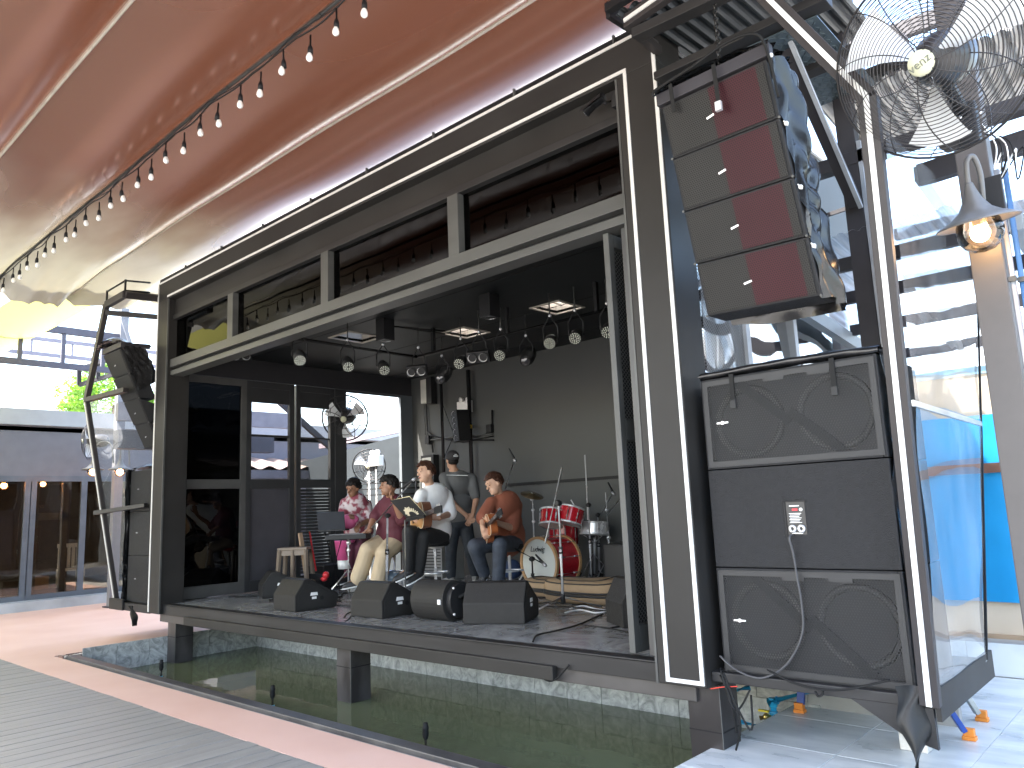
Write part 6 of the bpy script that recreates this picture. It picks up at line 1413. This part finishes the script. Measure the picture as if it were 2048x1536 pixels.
# small steel bracket frame by the post
bk = thing('corner_bracket_frame', 'small sloping steel bracket frame beside the left post above the tree', 'frame', dp(200,740,dl+1))
for a, b in (((158,738),(240,712)),((158,770),(240,745)),((158,738),(158,770)),((196,728),(196,757)),((240,712),(285,742)),((240,745),(285,765))): MB().bar(dp(*a,dl+1), dp(*b,dl+1), .06,.07).build('bar', STEEL, bk)
MB().bar(dp(246,640,dl+.6), dp(262,690,dl+.6), .06,.06).build('diagonal_brace', mat('grey_post',(.17,.17,.185),.5), label='short grey diagonal brace above the left line array', cat='brace')
# tree
def leafcrown(parent, c, rx_, ry_, rz_, n, size, m, seed=1, clumps=26):
    rr = random.Random(seed); b = MB(); cl_ = []
    for i in range(clumps):
        d = V((rr.gauss(0,1),rr.gauss(0,1),rr.gauss(0,1))).normalized()*rr.uniform(.45,.95); cl_.append((V((d.x*rx_,d.y*ry_,d.z*rz_)), rr.uniform(.22,.42)))
    for i in range(n):
        o, s_ = rr.choice(cl_); d = V((rr.gauss(0,1),rr.gauss(0,1),rr.gauss(0,1))).normalized()*(rr.random()**.4)*s_
        p = V(c)+o+V((d.x*rx_,d.y*ry_,d.z*rz_)); a = V((rr.gauss(0,1),rr.gauss(0,1),rr.gauss(0,.6))).normalized(); q = a.cross(V((rr.gauss(0,1),rr.gauss(0,1),rr.gauss(0,1)))).normalized(); L = size*rr.uniform(.7,1.3)
        b.add([p-a*L, p+q*L*.4, p+a*L, p-q*L*.4], [(0,1,2,3)])
    return b.build('crown', m, parent)
def leafmat(name, c, t_):
    m = bpy.data.materials.new(name); m.use_nodes = True; t = m.node_tree; b = t.nodes['Principled BSDF']; b.inputs['Base Color'].default_value = (*c,1); b.inputs['Roughness'].default_value = .5
    tl = N(t,'ShaderNodeBsdfTranslucent'); tl.inputs[0].default_value = (*t_,1); mx = N(t,'ShaderNodeMixShader'); mx.inputs[0].default_value = .5
    t.links.new(b.outputs[0], mx.inputs[1]); t.links.new(tl.outputs[0], mx.inputs[2]); t.links.new(mx.outputs[0], t.nodes['Material Output'].inputs[0]); return m
LEAF = leafmat('fresh_green_leaf', (.10,.20,.025), (.22,.42,.05))
tc_ = dp(222,810,27); tree = thing('leafy_tree', 'bright green leafy tree behind the glass building on the left', 'tree', (tc_.x,tc_.y,0))
leafcrown(tree, tc_, 1.75, 1.75, 1.45, 9000, .085, LEAF)
MB().tube([(tc_.x,tc_.y,-.01),(tc_.x+.1,tc_.y,1.5),(tc_.x,tc_.y+.1,tc_.z)], [.2,.15,.06], 8).build('trunk', mat('bark',(.12,.09,.06),.9), tree)
for k in range(5): a_ = 2*PI*k/5; MB().tube([(tc_.x+.05,tc_.y,2.0),(tc_.x+math.cos(a_)*.8,tc_.y+math.sin(a_)*.8,tc_.z+.2)], [.08,.03], 6).build('branch', mat('bark',(.12,.09,.06),.9), tree)
# fans on the left
fan('pedestal_fan', 'caged fan turned edge-on in front of the glass building on the left', dp(178,882,dl+.8), LEFT*.95+TOC*.25, .34, ZU, 9, 8, pale=True)
fL = at(690,836,X=-7.14); f3, _ = fan('wall_fan', 'caged wall fan hanging in the open side of the stage', fL, V((.62,-.72,-.30)), .34, ZU, 3, 8, wire=.0045, pale=True)
MB().tube([fL+V((-.12,.1,.02)), V((-7.25,2.72,fL.z+.16))], .02, 8).build('arm', BPL, f3)
fO = at(738,932,X=-9.0); f4, _ = fan('pedestal_fan', 'white caged fan outside the open side of the stage', fO, V((.6,-.75,-.15)), .30, ZU, 5, 8, wire=.004, pale=True); MB().cyl((fO.x,fO.y,0),(fO.x,fO.y,fO.z-.1),.02).build('stand', WHITE, f4)
el = at(752,918,X=-8.6); e_ = thing('emergency_light', 'white twin-head emergency light outside the open side of the stage', 'emergency light', el); MB().box(el.x-.14,el.x+.14,el.y-.06,el.y+.06,el.z-.12,el.z+.06).build('case', WHITE, e_, bevel=.008); MB().cyl((el.x,el.y,el.z-.12),(el.x,el.y,0),.02).build('pole', MG, e_)
for k in (-.07,.07): MB().ball(el+V((k,-.02,.11)), .05).build('lamp_head', WHITE, e_)
# wall beyond the open side
bwv = thing('boundary_wall', 'blue grey boundary wall seen through the open left side of the stage', 'wall', (-12,5.6,0))
t0, t1 = at(688,905,Y=5.2), at(845,858,Y=5.2)
MB().prism([(t0.x-4,5.2,0),(t1.x+1,5.2,0),(t1.x+1,5.2,t1.z+.06),(t0.x-4,5.2,t0.z-.25)], (0,.15,0)).build('panel', mat('blue_grey_render',(.034,.040,.044),.8,spec=.1,var=.08), bwv)
MB().bar(at(640,893,Y=5.6), at(845,851,Y=5.6), .06,.10).build('sloping_beam', mat('dusty_beam',(.22,.18,.20),.6), label='sloping dusty beam above the boundary wall behind the stage', cat='beam')
# equipment trolley rails behind the musicians
ct = thing('trolley', 'black tubular trolley behind the man in the floral shirt', 'trolley', (-6.6,3.75,STG))
for yy in (967,978,990): MB().tube([at(690,yy+2,Y=3.5), at(838,yy-3,Y=3.75)], .016, 8).build('rail', BPL, ct)
for xx in (735,765,800,832): MB().tube([at(xx,963,Y=3.6), V((at(xx,963,Y=3.6).x,3.6,STG))], .014, 8).build('upright', BPL, ct)
# tiled shed beyond the left doors
sh_ = thing('tiled_shed', 'shed with a wavy tiled roof seen through the left door panes', 'shed', (-13.5,5,0)); TL = mat('pale_brown_tile',(.20,.15,.12),.7,var=.25,vs=2)
zE = at(600,938,X=-12.).z; zR = zE+.62
for j in range(6):
    xa, xb = -12.-.5*j, -12.-.5*j-.56; za, zc_ = zE+.105*j, zE+.105*j+.13
    MB().grid(lambda u,v,xa=xa,xb=xb,za=za,zc_=zc_: V((xa+(xb-xa)*v, 3.3+7.5*u, za+(zc_-za)*v+.035*math.sin(u*7.5/.22*2*PI*.5)+.02*(1-v))), 150, 2).build('tile_course', TL, sh_)
MB().box(-12.05,-11.98,3.3,10.8,zE-.20,zE-.03).build('gutter', mat('shed_grey',(.10,.10,.11),.5), sh_); MB().box(-15,-12.1,3.3,10.8,0,zE-.05).build('wall', mat('slate_wall',(.125,.125,.145),.6), sh_)
b0 = thing('steel_canopy_edge', 'grey steel canopy edge with a sloping strut beyond the left doors', 'canopy', (-10.5,3.5,2.8))
p, q = at(470,838,X=-10.5), at(600,850,X=-10.5); MB().bar(p-V((0,2,0)), V((-10.5,q.y,p.z+.02)), .1,.28).build('fascia', mat('grey_fascia2',(.24,.23,.25),.5), b0); MB().bar(at(555,800,X=-10.5), at(672,905,X=-10.5), .08,.10).build('strut', STEEL, b0)
MB().box(-10.6,-10.4,p.y-2,q.y-.6,at(500,905,X=-10.5).z,at(500,872,X=-10.5).z).build('lower_board', mat('dark_board',(.05,.05,.06),.6), b0)
MB().box(-13,-9.2,11.5,11.7,0,2.6).build('far_wall', mat('white_render',(.5,.5,.5),.8), label='far pale wall beyond the boundary wall', cat='wall')
